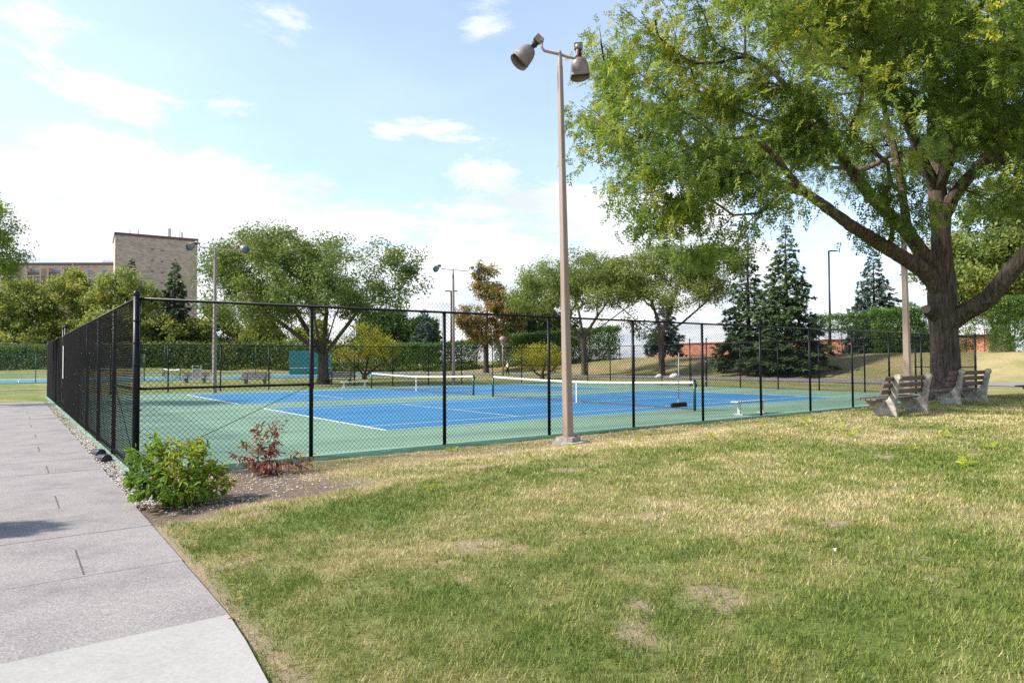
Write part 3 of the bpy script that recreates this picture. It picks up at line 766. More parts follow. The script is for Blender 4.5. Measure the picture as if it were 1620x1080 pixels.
B2 = copy_tree(proto); set_bench(B2, at(1520, 644, 17.3), at(1564, 636.5, 18.2), 'concrete ended park bench with brown slats in front of the big tree trunk', GB)
B3 = copy_tree(proto); set_bench(B3, at(1662, 634, 18.6), at(1708, 629, 19.4), 'park bench cut off by the right edge of the picture', GB)
for (x, y, d, lab) in ((311, 603.5, 62, 'distant slatted park bench beside the white rack behind the back fence'),
                       (406, 606, 58, 'distant slatted park bench just left of the broad tree behind the back fence'),
                       (540, 605, 57, 'distant slatted park bench just right of the broad tree trunk')):
    p_ = at(x, y, d); r3 = np.array([RT[0], RT[1]])
    bb = copy_tree(proto); set_bench(bb, p_[:2]+r3*.6, p_[:2]-r3*.6, lab, GB, 0.02); bb.scale = (1.05, 1.1, 1.1)

# ------------------------------------------------------------------ court benches, broom, other small things
def court_bench(loc, rz, L_, label, mat, lowrail):
    root = empty('court_bench', loc, rz); tag(root, label, 'bench', 'backless benches inside the courts')
    for y in (-.075, .075): MB().box((0, y, .44), (L_, .14, .04)).build('seat_plank', M[mat], root, bevel=.006)
    for s in (-1, 1):
        if lowrail:
            MB().bar((s*L_*.42, -.12, .01), (s*L_*.40, 0, .42), .05, .05).bar((s*L_*.42, .12, .01), (s*L_*.40, 0, .42), .05, .05).build('leg', M[mat], root)
        else:
            MB().bar((s*L_*.36, 0, .03), (s*L_*.36, 0, .42), .10, .045).box((s*L_*.36, 0, .02), (.10, .34, .035)).build('leg', M[mat], root)
    if lowrail: MB().bar((-L_*.42, 0, .13), (L_*.42, 0, .13), .05, .05).build('stretcher', M[mat], root)
    return root
court_bench((18.62, .62, 0), 0.02, 1.9, 'plain aluminium bench just inside the front fence by the net', 'aluminium', False)
court_bench((17.6, 31.35, 0), .10, 2.0, 'white painted backless bench at the back fence beside the far net', 'white_paint', True)
# push broom hung on the front fence
b0 = at(1043, 640, 20.3)
br = empty('push_broom', (b0[0], -.10, 0)); tag(br, 'wide black push broom with a grey handle hung on the front fence', 'broom')
MB().tube([(0, 0, .66), (.0, -.03, 2.08)], .014, 8).build('handle', M['galvanised'], br)
MB().lathe([(.035, .60), (.030, .66), (.016, .72)], 10).build('socket', M['galvanised'], br)
MB().box((0, -.01, .60), (.62, .07, .04)).build('head_block', M['dark_fitting'], br, bevel=.01)
MB().box((0, -.01, .535), (.66, .09, .10)).build('bristles', M['broom_bristle'], br, bevel=.02)
# white rack
p_ = at(311, 605, 60); rk = empty('white_rack', (p_[0], p_[1], 0), YAW-PI/2+.1); tag(rk, 'white metal frame rack standing in front of a distant bench', 'rack')
for s in (-1, 1):
    MB().bar((s*.36, 0, 0), (s*.36, 0, 1.62), .06, .06).build('upright', M['white_paint'], rk)
    MB().bar((s*.36, .55, 0), (s*.36, .05, 1.45), .045, .045).build('rear_leg', M['white_paint'], rk)
for z in (.42, 1.30, 1.55): MB().bar((-.36, 0, z), (.36, 0, z), .05, .05).build('crossbar', M['white_paint'], rk)
MB().box((0, .03, .86), (.62, .02, .80)).build('panel', M['pale_panel'], rk)
# practice wall
p_ = at(491, 591, 100); pw = empty('practice_wall', (p_[0], p_[1], 0), YAW-PI/2+.25); tag(pw, 'tall teal hitting wall with a white net line beyond the broad tree', 'wall')
for k in range(4): MB().box((-2.25+1.5*k, 0, 1.75), (1.47, .25, 3.5)).build('panel', M['teal_wall'], pw)
MB().box((0, -.14, .95), (6.0, .02, .12)).build('net_line', M['line_paint'], pw)
# globe lamp by the road
p_ = at(796, 594, 86); gl = empty('path_lamp', (p_[0], p_[1], 0)); tag(gl, 'short path lamp with a wide mushroom head near the walking person', 'lamp')
MB().tube([(0, 0, 0), (0, 0, 4.2)], .11, 10).build('post', M['pole_paint'], gl)
MB().lathe([(.12, 4.15), (.30, 4.25), (.46, 4.45), (.48, 4.62), (.36, 4.86), (.16, 4.98), (.001, 5.0)], 16).build('lamp_shade', M['ballast_box'], gl)
MB().lathe([(.26, 4.05), (.30, 4.25), (.28, 4.40)], 14).build('diffuser', M['lamp_glass'], gl)
# parking lot lamps
for (x, yt, d, arm, lab) in ((1314, 396, 92, 1, 'tall dark street lamp between the spruces above the hedge'), (714, 460, 112, 2, 'tall thin double armed street lamp behind the floodlight pole'),):
    p_ = at(x, 560, d); Hh = float(at(x, yt, d)[2]); z0 = 1.0
    lm = empty('street_lamp', (p_[0], p_[1], z0), YAW-PI/2); tag(lm, lab, 'lamp')
    MB().tube([(0, 0, 0), (0, 0, Hh-z0)], [.17, .13], 8).build('post', M['dark_fitting'], lm)
    for s in ((1,) if arm == 1 else (1, -1)):
        MB().box((s*.55, 0, Hh-z0-.02), (.95, .35, .16)).build('lamp_head', M['dark_fitting'], lm)
# boulders by the road
def boulder(x, y, d, r, label, seed):
    rs = np.random.default_rng(seed); p_ = at(x, y, d); mb = MB(); prof = []
    o = mb.lathe([(.25, 0), (.9, .05), (1.0, .35), (.8, .65), (.45, .85), (.001, .92)], 11)
    V = np.array(mb.v)*r; V += (np.sin(V*5.1/r+seed)+np.cos(V[:, [1, 2, 0]]*4.3/r))*r*.07; V[:, 0] *= 1.25
    mb.v = [tuple(v) for v in V]
    t = mb.build('boulder', M['boulder'], None, (p_[0], p_[1], zt(p_[0], p_[1])-.1*r)); tag(t, label, 'boulder', 'pale boulders by the road')
boulder(1043, 592.5, 72, .42, 'smaller pale boulder by the road, left of the pair', 2)
boulder(1068, 594, 71, .52, 'larger pale boulder by the road, right of the pair', 5)

# ------------------------------------------------------------------ foliage templates (verts, quads)
def leaf_tpl(n_pairs, ll, lw):
    """pinnate leaf along +x, unit rachis"""
    V = []; F = []
    for i in range(n_pairs):
        t = .18 + .78*i/(n_pairs-1)
        for s in (-1, 1):
            b = np.array([t, 0, -.18*t*t]); d = np.array([.45, s*.89, -.10]); p = np.array([.89, -s*.45, 0])
            k = len(V)
            V += [b, b+d*ll*.5+p*lw*.5, b+d*ll+np.array([0, 0, -.04]), b+d*ll*.5-p*lw*.5]; F.append((k, k+1, k+2, k+3))
    return np.array(V), np.array(F)
def rough_leaf_tpl(n_pairs, ll, lw, seed):
    rs = np.random.default_rng(seed); V = []; F = []
    bend = rs.uniform(-.25, .25); drop = rs.uniform(.15, .45)
    for i in range(n_pairs):
        for s in (-1, 1):
            t = min(1.0, .10 + .9*(i+.25*(s > 0)+rs.uniform(-.15, .15))/(n_pairs-.5))
            b = np.array([t, bend*t*t, -drop*t*t]); a = rs.uniform(.75, 1.35)*s; d = np.array([math.cos(a), math.sin(a), rs.uniform(-.45, .15)]); p = np.array([-math.sin(a), math.cos(a), rs.uniform(-.5, .5)])
            L_ = ll*rs.uniform(.6, 1.15)*(1-.4*abs(t-.5)); w = lw*rs.uniform(.7, 1.1); k = len(V)
            V += [b+d*L_*.05-p*w*.45, b+d*L_*.30+p*w*.55, b+d*L_]; F.append((k, k+1, k+2))
    return np.array(V), np.array(F)
def sprig_tpl(n, ll, lw, seed=3, spread=.5):
    rs = np.random.default_rng(seed); V = []; F = []
    for i in range(n):
        b = rs.uniform(-spread, spread, 3)*np.array([1, 1, .6]); d = rs.normal(size=3); d[2] = d[2]*.5-.25; d /= np.linalg.norm(d)
        q = np.cross(d, rs.normal(size=3)); q /= np.linalg.norm(q); k = len(V)
        V += [b, b+d*ll*.45+q*lw*.5, b+d*ll, b+d*ll*.45-q*lw*.5]; F.append((k, k+1, k+2, k+3))
    return np.array(V), np.array(F)
def oval_tpl():
    V = np.array([(0, 0, 0), (.28, .20, .05), (.68, .19, .02), (1, 0, -.16), (.68, -.19, .02), (.28, -.20, .05), (.5, 0, -.02)], float)
    F = np.array([(0, 6, 2, 1), (6, 3, 2, 2), (0, 5, 4, 6), (6, 4, 3, 3)])
    V = np.array([(0, 0, 0), (.28, .20, .05), (.70, .17, .02), (1, 0, -.18), (.70, -.17, .02), (.28, -.20, .05)], float)
    return V, np.array([(0, 3, 2, 1), (0, 5, 4, 3)])
def frond_tpl():
    """spruce branchlet: narrow blades along +x"""
    V = []; F = []
    for s, ll, a in ((0, 1.0, 0), (1, .62, .75), (-1, .62, -.75), (1, .5, .95), (-1, .5, -.95)):
        b = np.array([.10 + .22*(abs(a) < .8 and s != 0) + .42*(abs(a) > .8), 0, 0]); d = np.array([math.cos(a), math.sin(a), -.22]); p = np.array([-math.sin(a), math.cos(a), 0]); k = len(V)
        V += [b-p*.07, b+d*ll*.5-p*.14, b+d*ll, b+d*ll*.5+p*.14]; F.append((k, k+1, k+2, k+3))
    return np.array(V), np.array(F)
def scatter(tpl, pos, xdir, scale, roll=None, flat=.6):
    """instances of tpl at pos with +x along xdir; returns V,F,instance index per face"""
    V, F = tpl; n = len(pos)
    x = xdir/np.maximum(np.linalg.norm(xdir, axis=1, keepdims=True), 1e-6)
    upv = np.tile(np.array([0, 0, 1.0]), (n, 1)) + RNG.normal(0, flat, (n, 3))
    y = np.cross(upv, x); y /= np.maximum(np.linalg.norm(y, axis=1, keepdims=True), 1e-6)
    z = np.cross(x, y)
    P = (V[None, :, 0:1]*x[:, None] + V[None, :, 1:2]*y[:, None] + V[None, :, 2:3]*z[:, None])*np.asarray(scale).reshape(-1, 1, 1) + pos[:, None]
    FF = F[None] + (np.arange(n)*len(V))[:, None, None]
    return P.reshape(-1, 3), FF.reshape(-1, F.shape[1]), np.repeat(np.arange(n), len(F))

# ------------------------------------------------------------------ branching
def grow(nodes, par, fixed_r, pts, bf=.35, maxd=None):
    nodes = [np.array(p, float) for p in nodes]; par = list(par)
    plen = []
    for i, p in enumerate(nodes): plen.append(0 if par[i] < 0 else plen[par[i]] + np.linalg.norm(p-nodes[par[i]]))
    A = np.array(nodes); pl = np.array(plen); pts = np.asarray(pts); n = len(pts)
    D = np.linalg.norm(pts[:, None]-A[None], axis=2) if len(A)*n < 3e6 else None
    best = np.full(n, 1e9); bp = np.zeros(n, int)
    for i in range(len(A)):
        c = np.linalg.norm(pts-A[i], axis=1) + bf*pl[i]; mk = c < best; best[mk] = c[mk]; bp[mk] = i
    done = np.zeros(n, bool); N = list(A); PL = list(pl)
    for _ in range(n):
        j = int(np.argmin(np.where(done, 1e9, best))); done[j] = True
        q = bp[j]; d = np.linalg.norm(pts[j]-N[q])
        # long edges get a sagging mid node
        if d > 1.3:
            mid = (N[q]+pts[j])/2 + RNG.normal(0, .05*d, 3); N.append(mid); par.append(q); PL.append(PL[q]+d/2); q = len(N)-1
        N.append(pts[j]); par.append(q); PL.append(PL[q]+np.linalg.norm(pts[j]-N[q])); k = len(N)-1
        c = np.linalg.norm(pts-N[k], axis=1) + bf*PL[k]; mk = (c < best) & ~done; best[mk] = c[mk]; bp[mk] = k
    return np.array(N), np.array(par)

def tree_radii(par, R0, tip=.012, p=2.3):
    n = len(par); w = np.zeros(n); ch = [[] for _ in range(n)]
    for i, q in enumerate(par):
        if q >= 0: ch[q].append(i)
    r = np.zeros(n)
    for i in range(n-1, -1, -1):
        r[i] = tip if not ch[i] else sum(r[c]**p for c in ch[i])**(1/p)
    roots = [i for i in range(n) if par[i] < 0]; rm = max(r[i] for i in roots)
    g = math.log(R0/tip)/math.log(rm/tip)
    return tip*(r/tip)**g, ch

def branch_mesh(name, N, par, r, ch, mat, flare=0.0, z0=None, rmin=0.0, big=10):
    mb = MB()
    starts = [(i, None) for i in range(len(par)) if par[i] < 0]
    while starts:
        i, fromp = starts.pop()
        pts = []; rs = []
        if fromp is not None: pts.append(N[fromp]); rs.append(min(r[fromp]*.9, r[i]*1.25))
        while True:
            pts.append(N[i]); rs.append(r[i])
            if not ch[i]: break
            k = max(ch[i], key=lambda c: r[c])
            for c in ch[i]:
                if c != k and r[c] > rmin: starts.append((c, i))
            i = k
        if len(pts) < 2: continue
        R = max(rs); sides = big if R > .12 else (6 if R > .04 else (4 if R > .02 else 3))
        pts = np.array(pts); rs = np.array(rs, float)
        if flare and fromp is None:
            h = pts[:, 2]-pts[0, 2]; rs = rs*(1+flare*np.exp(-np.maximum(h, 0)/.35))
        if big >= 20 and R > .14:
            L_ = np.concatenate([[0], np.cumsum(np.linalg.norm(np.diff(pts, axis=0), axis=1))]); k = int(L_[-1]/.10)+2
            u_ = np.linspace(0, L_[-1], k); ker = np.array([1, 2, 3, 2, 1])/9.0
            pp_ = np.stack([np.interp(u_, L_, pts[:, c]) for c in range(3)], 1); rr_ = np.interp(u_, L_, rs)
            for _ in range(3):
                q_ = pp_.copy()
                for c in range(3): q_[2:-2, c] = np.convolve(pp_[:, c], ker, 'valid')
                pp_ = q_
            sides = 56 if R > .3 else 36; b0 = len(mb.v); mb.tube(pp_, rr_, sides, caps=False)
            A_ = np.tile(np.arange(sides)/sides, k); U_ = np.repeat(u_, sides); circ = 2*PI*R
            fu = A_*circ/.055
            rid = np.abs(vnoise(fu % (circ/.055), U_*2.6, 3)-.5)*2 + .5*np.abs(vnoise((fu*2) % (2*circ/.055), U_*5.5, 9)-.5)*2
            lump = fbm(np.cos(A_*6.283)*1.3+7, np.sin(A_*6.283)*1.3+U_*1.1, 3, 21)-.5
            vv = np.array(mb.v[b0:]); cc_ = np.repeat(pp_, sides, axis=0); dd_ = vv-cc_; ln = np.linalg.norm(dd_, axis=1, keepdims=True)
            vv = vv + dd_/np.maximum(ln, 1e-5)*((rid-.6)*.030*min(1, R/.3) + lump*.28*ln[:, 0]*.6)[:, None]
            mb.v[b0:] = [tuple(v) for v in vv]
            continue
        mb.tube(pts, rs, sides, caps=False)
    return mb.mesh(name, M[mat])

def crown_points(ells, n, shell=.5):
    P = []
    tot = sum(e[1][0]*e[1][1]*e[1][2] for e in ells)
    for c, rad, *z in ells:
        k = max(6, int(n*rad[0]*rad[1]*rad[2]/tot)); v = RNG.normal(size=(k, 3)); v /= np.linalg.norm(v, axis=1, keepdims=True)
        rr = RNG.uniform(0, 1, (k, 1))**(1/(3+shell*5)); P.append(np.array(c)+v*rr*np.array(rad))
    return np.concatenate(P)

def tint_for(pos, base=.42, amp=.30, sc=.5, rnd=.14, seed=0):
    n = fbm(pos[:, 0]*sc+pos[:, 2]*.7*sc, pos[:, 1]*sc+pos[:, 2]*sc, 3, seed)
    return base + amp*2*(n-.5) + RNG.normal(0, rnd, len(pos))

def broad_tree(name, label, base, trunk, limbs, ells, npts, R0, leafmat_, barkmat, nleaf, lsize, tpl, sig=.35, bf=.3, tints=(.42, .3), seed=0, flare=.5,
               droop=.4, hang=0.0, top_light=0.0, yellow=None, rleaf=.05, big=10, shell=.5, extra=None, limb_r=None, clump=2.2, sat=3):
    """trunk: list of points; limbs: list of polylines, each starting near an existing node"""
    nodes = []; par = []; rmin_ = {}
    def addline(pl, start, rr=None):
        prev = start; n0 = len(nodes)
        for a, b in zip(pl[:-1], pl[1:]):
            a, b = np.array(a, float), np.array(b, float); k = max(1, int(np.linalg.norm(b-a)/.45))
            for i in range(1, k+1):
                nodes.append(a+(b-a)*i/k); par.append(prev); prev = len(nodes)-1
        if rr:
            for i in range(n0, len(nodes)): rmin_[i] = float(np.interp((i-n0)/max(1, len(nodes)-n0), np.linspace(0, 1, len(rr)), rr))
        return prev
    nodes.append(np.array(trunk[0], float)); par.append(-1); addline(trunk, 0, limb_r[0] if limb_r else None)
    for li, lb in enumerate(limbs):
        A = np.array(nodes); s = int(np.argmin(np.linalg.norm(A-np.array(lb[0]), axis=1)))
        addline([A[s]]+[np.array(q) for q in lb[1:]], s, limb_r[li+1] if limb_r else None)
    nfix = len(nodes)
    if sat:
        rs_ = np.random.default_rng(seed+500); more = []
        for c_, rad_ in ells:
            for _ in range(sat):
                v_ = rs_.normal(size=3); v_[2] = abs(v_[2])*.9-.25; v_ /= np.linalg.norm(v_); k_ = rs_.uniform(.22, .42)
                more.append((np.array(c_)+v_*np.array(rad_)*rs_.uniform(.85, 1.12), tuple(np.array(rad_)*k_)))
        ells_ = list(ells)+more
    else: ells_ = ells
    pts = crown_points(ells_, int(npts*1.9), shell); pts = pts[pts[:, 2] > base[2]+.35*(np.array(trunk)[:, 2].max()-base[2])]
    if clump:
        sc_ = clump; c3 = fbm(pts[:, 0]/sc_+pts[:, 2]/sc_*.8+seed, pts[:, 1]/sc_-pts[:, 2]/sc_*.8, 2, seed+3); pts = pts[c3 > np.quantile(c3, .50)]
    else: pts = pts[:npts] if False else pts[::2]
    N, P = grow(nodes, par, None, pts, bf)
    # relax the grown nodes
    ch = [[] for _ in P]
    for i, q in enumerate(P):
        if q >= 0: ch[q].append(i)
    for it in range(2):
        Nn = N.copy()
        for i in range(nfix, len(N)):
            if ch[i]: Nn[i] = .5*N[i] + .25*N[P[i]] + .25*np.mean([N[c] for c in ch[i]], axis=0)
        N = Nn
    r, ch = tree_radii(P, R0)
    for i, v in rmin_.items(): r[i] = v
    root = empty(name, base); tag(root, label, 'tree')
    B = np.array(base, float)
    tm = branch_mesh('trunk', N-B, P, r, ch, barkmat, flare, big=big); place('trunk', tm, root)
    tips = np.where((r < rleaf))[0]
    w = np.where(r[tips] < rleaf*.5, 1.0, .45); w /= w.sum()
    idx = RNG.choice(tips, nleaf, p=w)
    along = RNG.uniform(0, 1, (nleaf, 1)); pp = np.where(P[idx] < 0, idx, P[idx])
    pos = N[idx]*along + N[pp]*(1-along)
    off = RNG.normal(0, sig, (nleaf, 3)); off[:, 2] = off[:, 2]*.55 - hang*np.abs(RNG.normal(0, 1, nleaf)); pos = pos+off
    pos = np.concatenate([pos, extra]) if extra is not None else pos; n = len(pos)
    cen = np.mean([e[0] for e in ells], axis=0)
    out = pos-cen; out /= np.maximum(np.linalg.norm(out, axis=1, keepdims=True), .1)
    xd = out*.6 + RNG.normal(0, .55, (n, 3)); xd[:, 2] -= droop
    sc_n = lsize*RNG.uniform(.7, 1.3, n)
    if isinstance(tpl, list):
        Vs, Fs, Is = [], [], []; nv = 0
        for k_, tp_ in enumerate(tpl):
            ix = np.arange(k_, n, len(tpl)); v_, f_, i_ = scatter(tp_, pos[ix], xd[ix], sc_n[ix], flat=.7)
            Vs.append(v_); Fs.append(f_+nv); Is.append(ix[i_]); nv += len(v_)
        V, F, fi = np.concatenate(Vs), np.concatenate(Fs), np.concatenate(Is)
    else: V, F, fi = scatter(tpl, pos, xd, sc_n, flat=.7)
    t = tint_for(pos, tints[0], tints[1], .45, .13, seed)
    if yellow is not None: t = t + yellow(pos)
    cm = raw_mesh('crown', V-B, F, M[leafmat_], {'tint': np.clip(t, 0, 1)[fi]})
    cr = place('crown', cm, root); cr['kind'] = 'stuff'
    return root

T_LOCUST = [rough_leaf_tpl(5, .42, .20, k_) for k_ in range(4)]
T_SPRIG = sprig_tpl(9, .30, .13, 3, .55)
T_SPRIG2 = sprig_tpl(7, .40, .21, 9, .55)
T_FROND = frond_tpl()
T_OVAL = oval_tpl()

# ------------------------------------------------------------------ the big locust at right
TD = 21.0
tb = at(1497, 622, TD); tb[2] = zt(tb[0], tb[1]) - .08
def q(x, y, d): return at(x, y, d)
trunk = [tb, q(1496, 590, TD), q(1494, 540, TD), q(1490, 490, TD), q(1491, 440, TD), q(1489, 390, TD), q(1487, 340, TD), q(1482, 300, TD)]
limbs = [
    [q(1491, 462, TD), q(1462, 428, TD-.3), q(1425, 405, TD-.8), q(1388, 383, TD-1.2), q(1345, 356, TD-1.8), q(1305, 326, TD-2.4), q(1272, 302, TD-2.9), q(1247, 275, TD-3.2), q(1225, 245, TD-3.6), q(1190, 215, TD-4)],
    [q(1490, 450, TD), q(1462, 405, TD-.2), q(1436, 368, TD-.4), q(1405, 338, TD-.6), q(1378, 312, TD-.9), q(1350, 275, TD-1.2), q(1322, 235, TD-1.4), q(1300, 190, TD-1.6), q(1270, 150, TD-2)],
    [q(1429, 360, TD-.4), q(1428, 310, TD), q(1420, 260, TD+.3), q(1405, 200, TD+.8), q(1390, 120, TD+1.2), q(1380, 40, TD+1.5)],
    [q(1494, 510, TD), q(1530, 492, TD-.4), q(1562, 475, TD-.9), q(1590, 440, TD-1.4), q(1620, 405, TD-1.8), q(1665, 370, TD-2.2), q(1720, 330, TD-2.5)],
    [q(1482, 300, TD), q(1462, 262, TD-.3), q(1445, 215, TD-.6), q(1420, 165, TD-1), q(1400, 110, TD-1.6), q(1370, 50, TD-2)],
    [q(1482, 300, TD), q(1478, 240, TD+.4), q(1475, 180, TD+.8), q(1480, 110, TD+1), q(1470, 30, TD+1.4), q(1460, -60, TD+1.6)],
    [q(1487, 345, TD), q(1516, 300, TD-.4), q(1548, 262, TD-.8), q(1585, 225, TD-1.4), q(1612, 180, TD-2), q(1650, 120, TD-2.6)],
    [q(1484, 310, TD), q(1505, 250, TD-.9), q(1520, 190, TD-1.6), q(1530, 110, TD-2.2), q(1545, 20, TD-2.8)],
    [q(1470, 240, TD+.5), q(1500, 190, TD+2), q(1560, 130, TD+3.5), q(1620, 60, TD+4.5)],
]
ME = [  # crown masses: centre, radii
    (q(1150, 150, TD-3.5), (3.4, 3.4, 2.3)), (q(1040, 205, TD-3.0), (2.3, 2.5, 1.7)), (q(1110, 290, TD-3.4), (2.4, 2.6, 1.2)), (q(1180, 255, TD-5), (2.4, 2.4, 1.6)),
    (q(1090, 60, TD-2), (3.0, 3.0, 2.1)), (q(1250, 60, TD-3), (3.4, 3.4, 2.6)), (q(1320, 180, TD-4.5), (2.8, 2.8, 2.2)), (q(1400, 60, TD-3.5), (3.3, 3.3, 2.6)),
    (q(1530, 60, TD-4), (3.2, 3.2, 2.6)), (q(1630, 140, TD-3), (3, 3, 2.4)), (q(1440, 170, TD+3), (4.6, 4.6, 3.0)), (q(1250, 150, TD+3), (4.0, 4.0, 2.6)),
    (q(1650, 220, TD+3), (4, 4, 2.6)), (q(1420, -120, TD), (6.5, 6.5, 3.2)), (q(1220, -60, TD), (4.2, 4.2, 2.8)), (q(1660, -60, TD), (5, 5, 3)),
    (q(1130, 370, TD-3.2), (1.7, 1.7, .8)), (q(1060, 350, TD-3.4), (1.1, 1.3, .6)), (q(1225, 300, TD-3.6), (1.5, 1.5, .6)), (q(1800, 150, TD), (4.5, 4.5, 3.2)),
    (q(980, 250, TD-2.6), (1.0, 1.0, .9)), (q(985, 140, TD-2.2), (1.5, 1.7, 1.1)), (q(1390, 330, TD-1.6), (1.1, 1.1, .6)), (q(1425, 335, TD-2.2), (.9, .9, .8)), (q(1300, 285, TD-3.6), (1.2, 1.2, .6)),
    (q(1500, 250, TD-3), (1.6, 1.6, 1.2)), (q(1580, 270, TD+1), (2, 2, 1.2)), (q(1460, 330, TD-2), (.7, .7, .5)),
]
def yel(pos):
    d = pos-CAM; k = d@FW; px = 810+FPX*(d@RT)/k
    sun = np.array(SUN_DIR); hi = sstep(6, 11, pos[:, 2])
    n = fbm(pos[:, 0]*1.1+pos[:, 2], pos[:, 1]*1.1, 3, 91)
    return .34*sstep(.56, .74, n) + .14*hi
root = broad_tree('locust_tree', 'huge spreading locust tree with yellowing tips over the benches', tb, trunk, limbs, ME, 2300, .50, 'locust_leaf', 'locust_bark',
                  60000, .285, T_LOCUST, sig=.30, bf=.32, tints=(.40, .26), droop=.55, hang=.16, flare=.45, yellow=yel, rleaf=.045, big=20, shell=.25,
                  clump=1.5, sat=1, limb_r=[(.40, .385, .385, .40, .31, .26, .29, .21), (.24, .155, .06), (.23, .14, .06), (.12, .05), (.27, .21, .11), (.175, .05), (.195, .12, .045), (.18, .10, .05), (.165, .09, .045), (.09, .04)])
tag(root, cat='tree')
# sawn off limb stub
a = at(1476, 498, TD-.1); b = at(1465, 489, TD-.50)
st = MB().tube([Vector(a)-Vector(tb), (Vector(a)+Vector(b))/2-Vector(tb), Vector(b)-Vector(tb)], [.20, .155, .13], 12, caps=False).build('limb_stub', M['locust_bark'], root)
d_ = (Vector(b)-Vector(a)).normalized(); qd = d_.to_track_quat('Z', 'Y').to_matrix().to_4x4(); qd.translation = Vector(b)-Vector(tb)
MB().lathe([(.13, 0), (.08, -.012), (.001, -.015)], 12, qd).build('sawn_face', M['cut_wood'], st)

# ------------------------------------------------------------------ other broad trees
def std_tree(name, label, x, ybase, d, ells_px, leaf, bark_, npts, nleaf, lsize, R0, fork, spread_limbs, tpl=T_SPRIG, z=None, **kw):
    b = at(x, ybase, d); b[2] = (zt(b[0], b[1]) if z is None else z) - .1
    fz = at(x, fork, d); f_ = np.array([b[0], b[1], fz[2]])
    trunk_ = [b, (b+f_)/2+np.array([.05, .05, 0]), f_]
    lim = [[f_*(1-lo)+b*lo] + [at(px, py, d+dd) for px, py, dd in pl] for lo, pl in spread_limbs]
    ells = [(at(px, py, d+dd), tuple(np.array(rr)*d/FPX)) for px, py, dd, rr in ells_px]
    return broad_tree(name, label, b, trunk_, lim, ells, npts, R0, leaf, bark_, nleaf, lsize, tpl, **kw)

# broad umbrella tree behind the courts, left of centre
std_tree('locust_tree', 'broad umbrella shaped tree behind the back fence left of centre', 511, 607, 57,
         [(430, 420, 0, (95, 95, 52)), (560, 425, 0, (90, 110, 48)), (380, 470, 2, (70, 90, 40)), (620, 455, 0, (50, 70, 42)), (500, 460, -3, (110, 90, 38)), (480, 390, 3, (90, 90, 36)), (350, 430, 0, (42, 60, 36)), (590, 480, -2, (50, 60, 22)), (400, 500, -3, (60, 60, 26))],
         'far_locust_leaf', 'grey_bark', 1150, 7200, .80, .43, 563,
         [(.0, [(470, 530, -1), (430, 500, -2), (395, 480, -3)]), (.0, [(485, 520, 1), (455, 470, 2), (430, 430, 2)]), (0, [(515, 510, 0), (520, 455, 0), (515, 410, 0)]),
          (0, [(545, 520, -1), (575, 480, -1), (600, 450, 0)]), (.05, [(560, 535, 1), (600, 510, 1), (640, 480, 1)]), (0, [(500, 515, -3), (490, 470, -4)]), (0, [(530, 500, 3), (560, 440, 4)])],
         sig=.30, tints=(.45, .28), seed=2, droop=.3, rleaf=.06, bf=.38, flare=.8, z=0.0)
# locusts right of the pole
std_tree('locust_tree', 'spreading tree with bare lower limbs just right of the near light pole', 924, 584, 84,
         [(900, 440, 0, (85, 90, 30)), (960, 430, 0, (80, 90, 32)), (850, 470, 0, (45, 60, 28)), (1000, 450, 2, (45, 60, 24)), (930, 470, -3, (80, 70, 20))],
         'far_locust_leaf', 'grey_bark', 700, 4100, .95, .37, 535,
         [(0, [(890, 505, 0), (865, 485, 0)]), (0, [(915, 490, 1), (905, 455, 1)]), (0, [(945, 500, -1), (970, 465, -1)]), (0, [(960, 510, 1), (1000, 480, 1)]), (.1, [(900, 530, 2), (870, 510, 3)])],
         sig=.36, tints=(.50, .28), seed=4, rleaf=.06, bf=.4)
std_tree('locust_tree', 'spreading tree with many bare forks in front of the small dark spruce', 1047, 578, 80,
         [(1040, 425, 0, (80, 90, 34)), (1100, 425, 0, (65, 80, 36)), (990, 440, 0, (60, 70, 30)), (1060, 465, -3, (75, 70, 22)), (1125, 465, 0, (35, 50, 20))],
         'far_locust_leaf', 'grey_bark', 760, 4500, .95, .37, 532,
         [(0, [(1010, 510, 0), (975, 480, 0)]), (0, [(1035, 485, 1), (1020, 445, 1)]), (0, [(1060, 490, -1), (1075, 445, -1)]), (0, [(1080, 510, 1), (1120, 475, 1)]), (.15, [(1015, 530, 2), (990, 505, 3)])],
         sig=.36, tints=(.55, .28), seed=6, rleaf=.06, bf=.4)
# orange tree
std_tree('autumn_tree', 'tree turning orange beside the hedge behind the back fence', 769, 578, 104,
         [(770, 500, 0, (40, 42, 48)), (772, 445, 0, (26, 28, 30)), (742, 525, 0, (24, 26, 20)), (800, 520, 0, (26, 26, 24)), (768, 425, 0, (12, 12, 12)), (768, 470, 0, (34, 34, 26)), (785, 495, 0, (40, 36, 24)), (748, 500, 0, (30, 30, 22)), (812, 505, 0, (20, 20, 20))],
         'orange_leaf', 'dark_bark', 460, 2900, .90, .40, 540, [(0, [(771, 480, 0), (772, 430, 0)]), (0, [(750, 520, 0)]), (0, [(795, 515, 0)])], tpl=T_SPRIG2,
         sig=.32, tints=(.46, .42), seed=8, rleaf=.08)
# green mass right of the orange tree
std_tree('round_tree', 'olive green rounded tree between the orange tree and the near light pole', 850, 585, 120,
         [(845, 500, 0, (42, 50, 45)), (820, 530, 0, (30, 40, 30)), (880, 520, 0, (35, 45, 40)), (850, 455, 0, (25, 30, 18))], 'maple_leaf', 'dark_bark', 420, 3500, 1.4, .5, 545,
         [(0, [(840, 500, 0)]), (0, [(870, 500, 0)])], tpl=T_SPRIG2, sig=.5, tints=(.55, .3), seed=9, rleaf=.09)
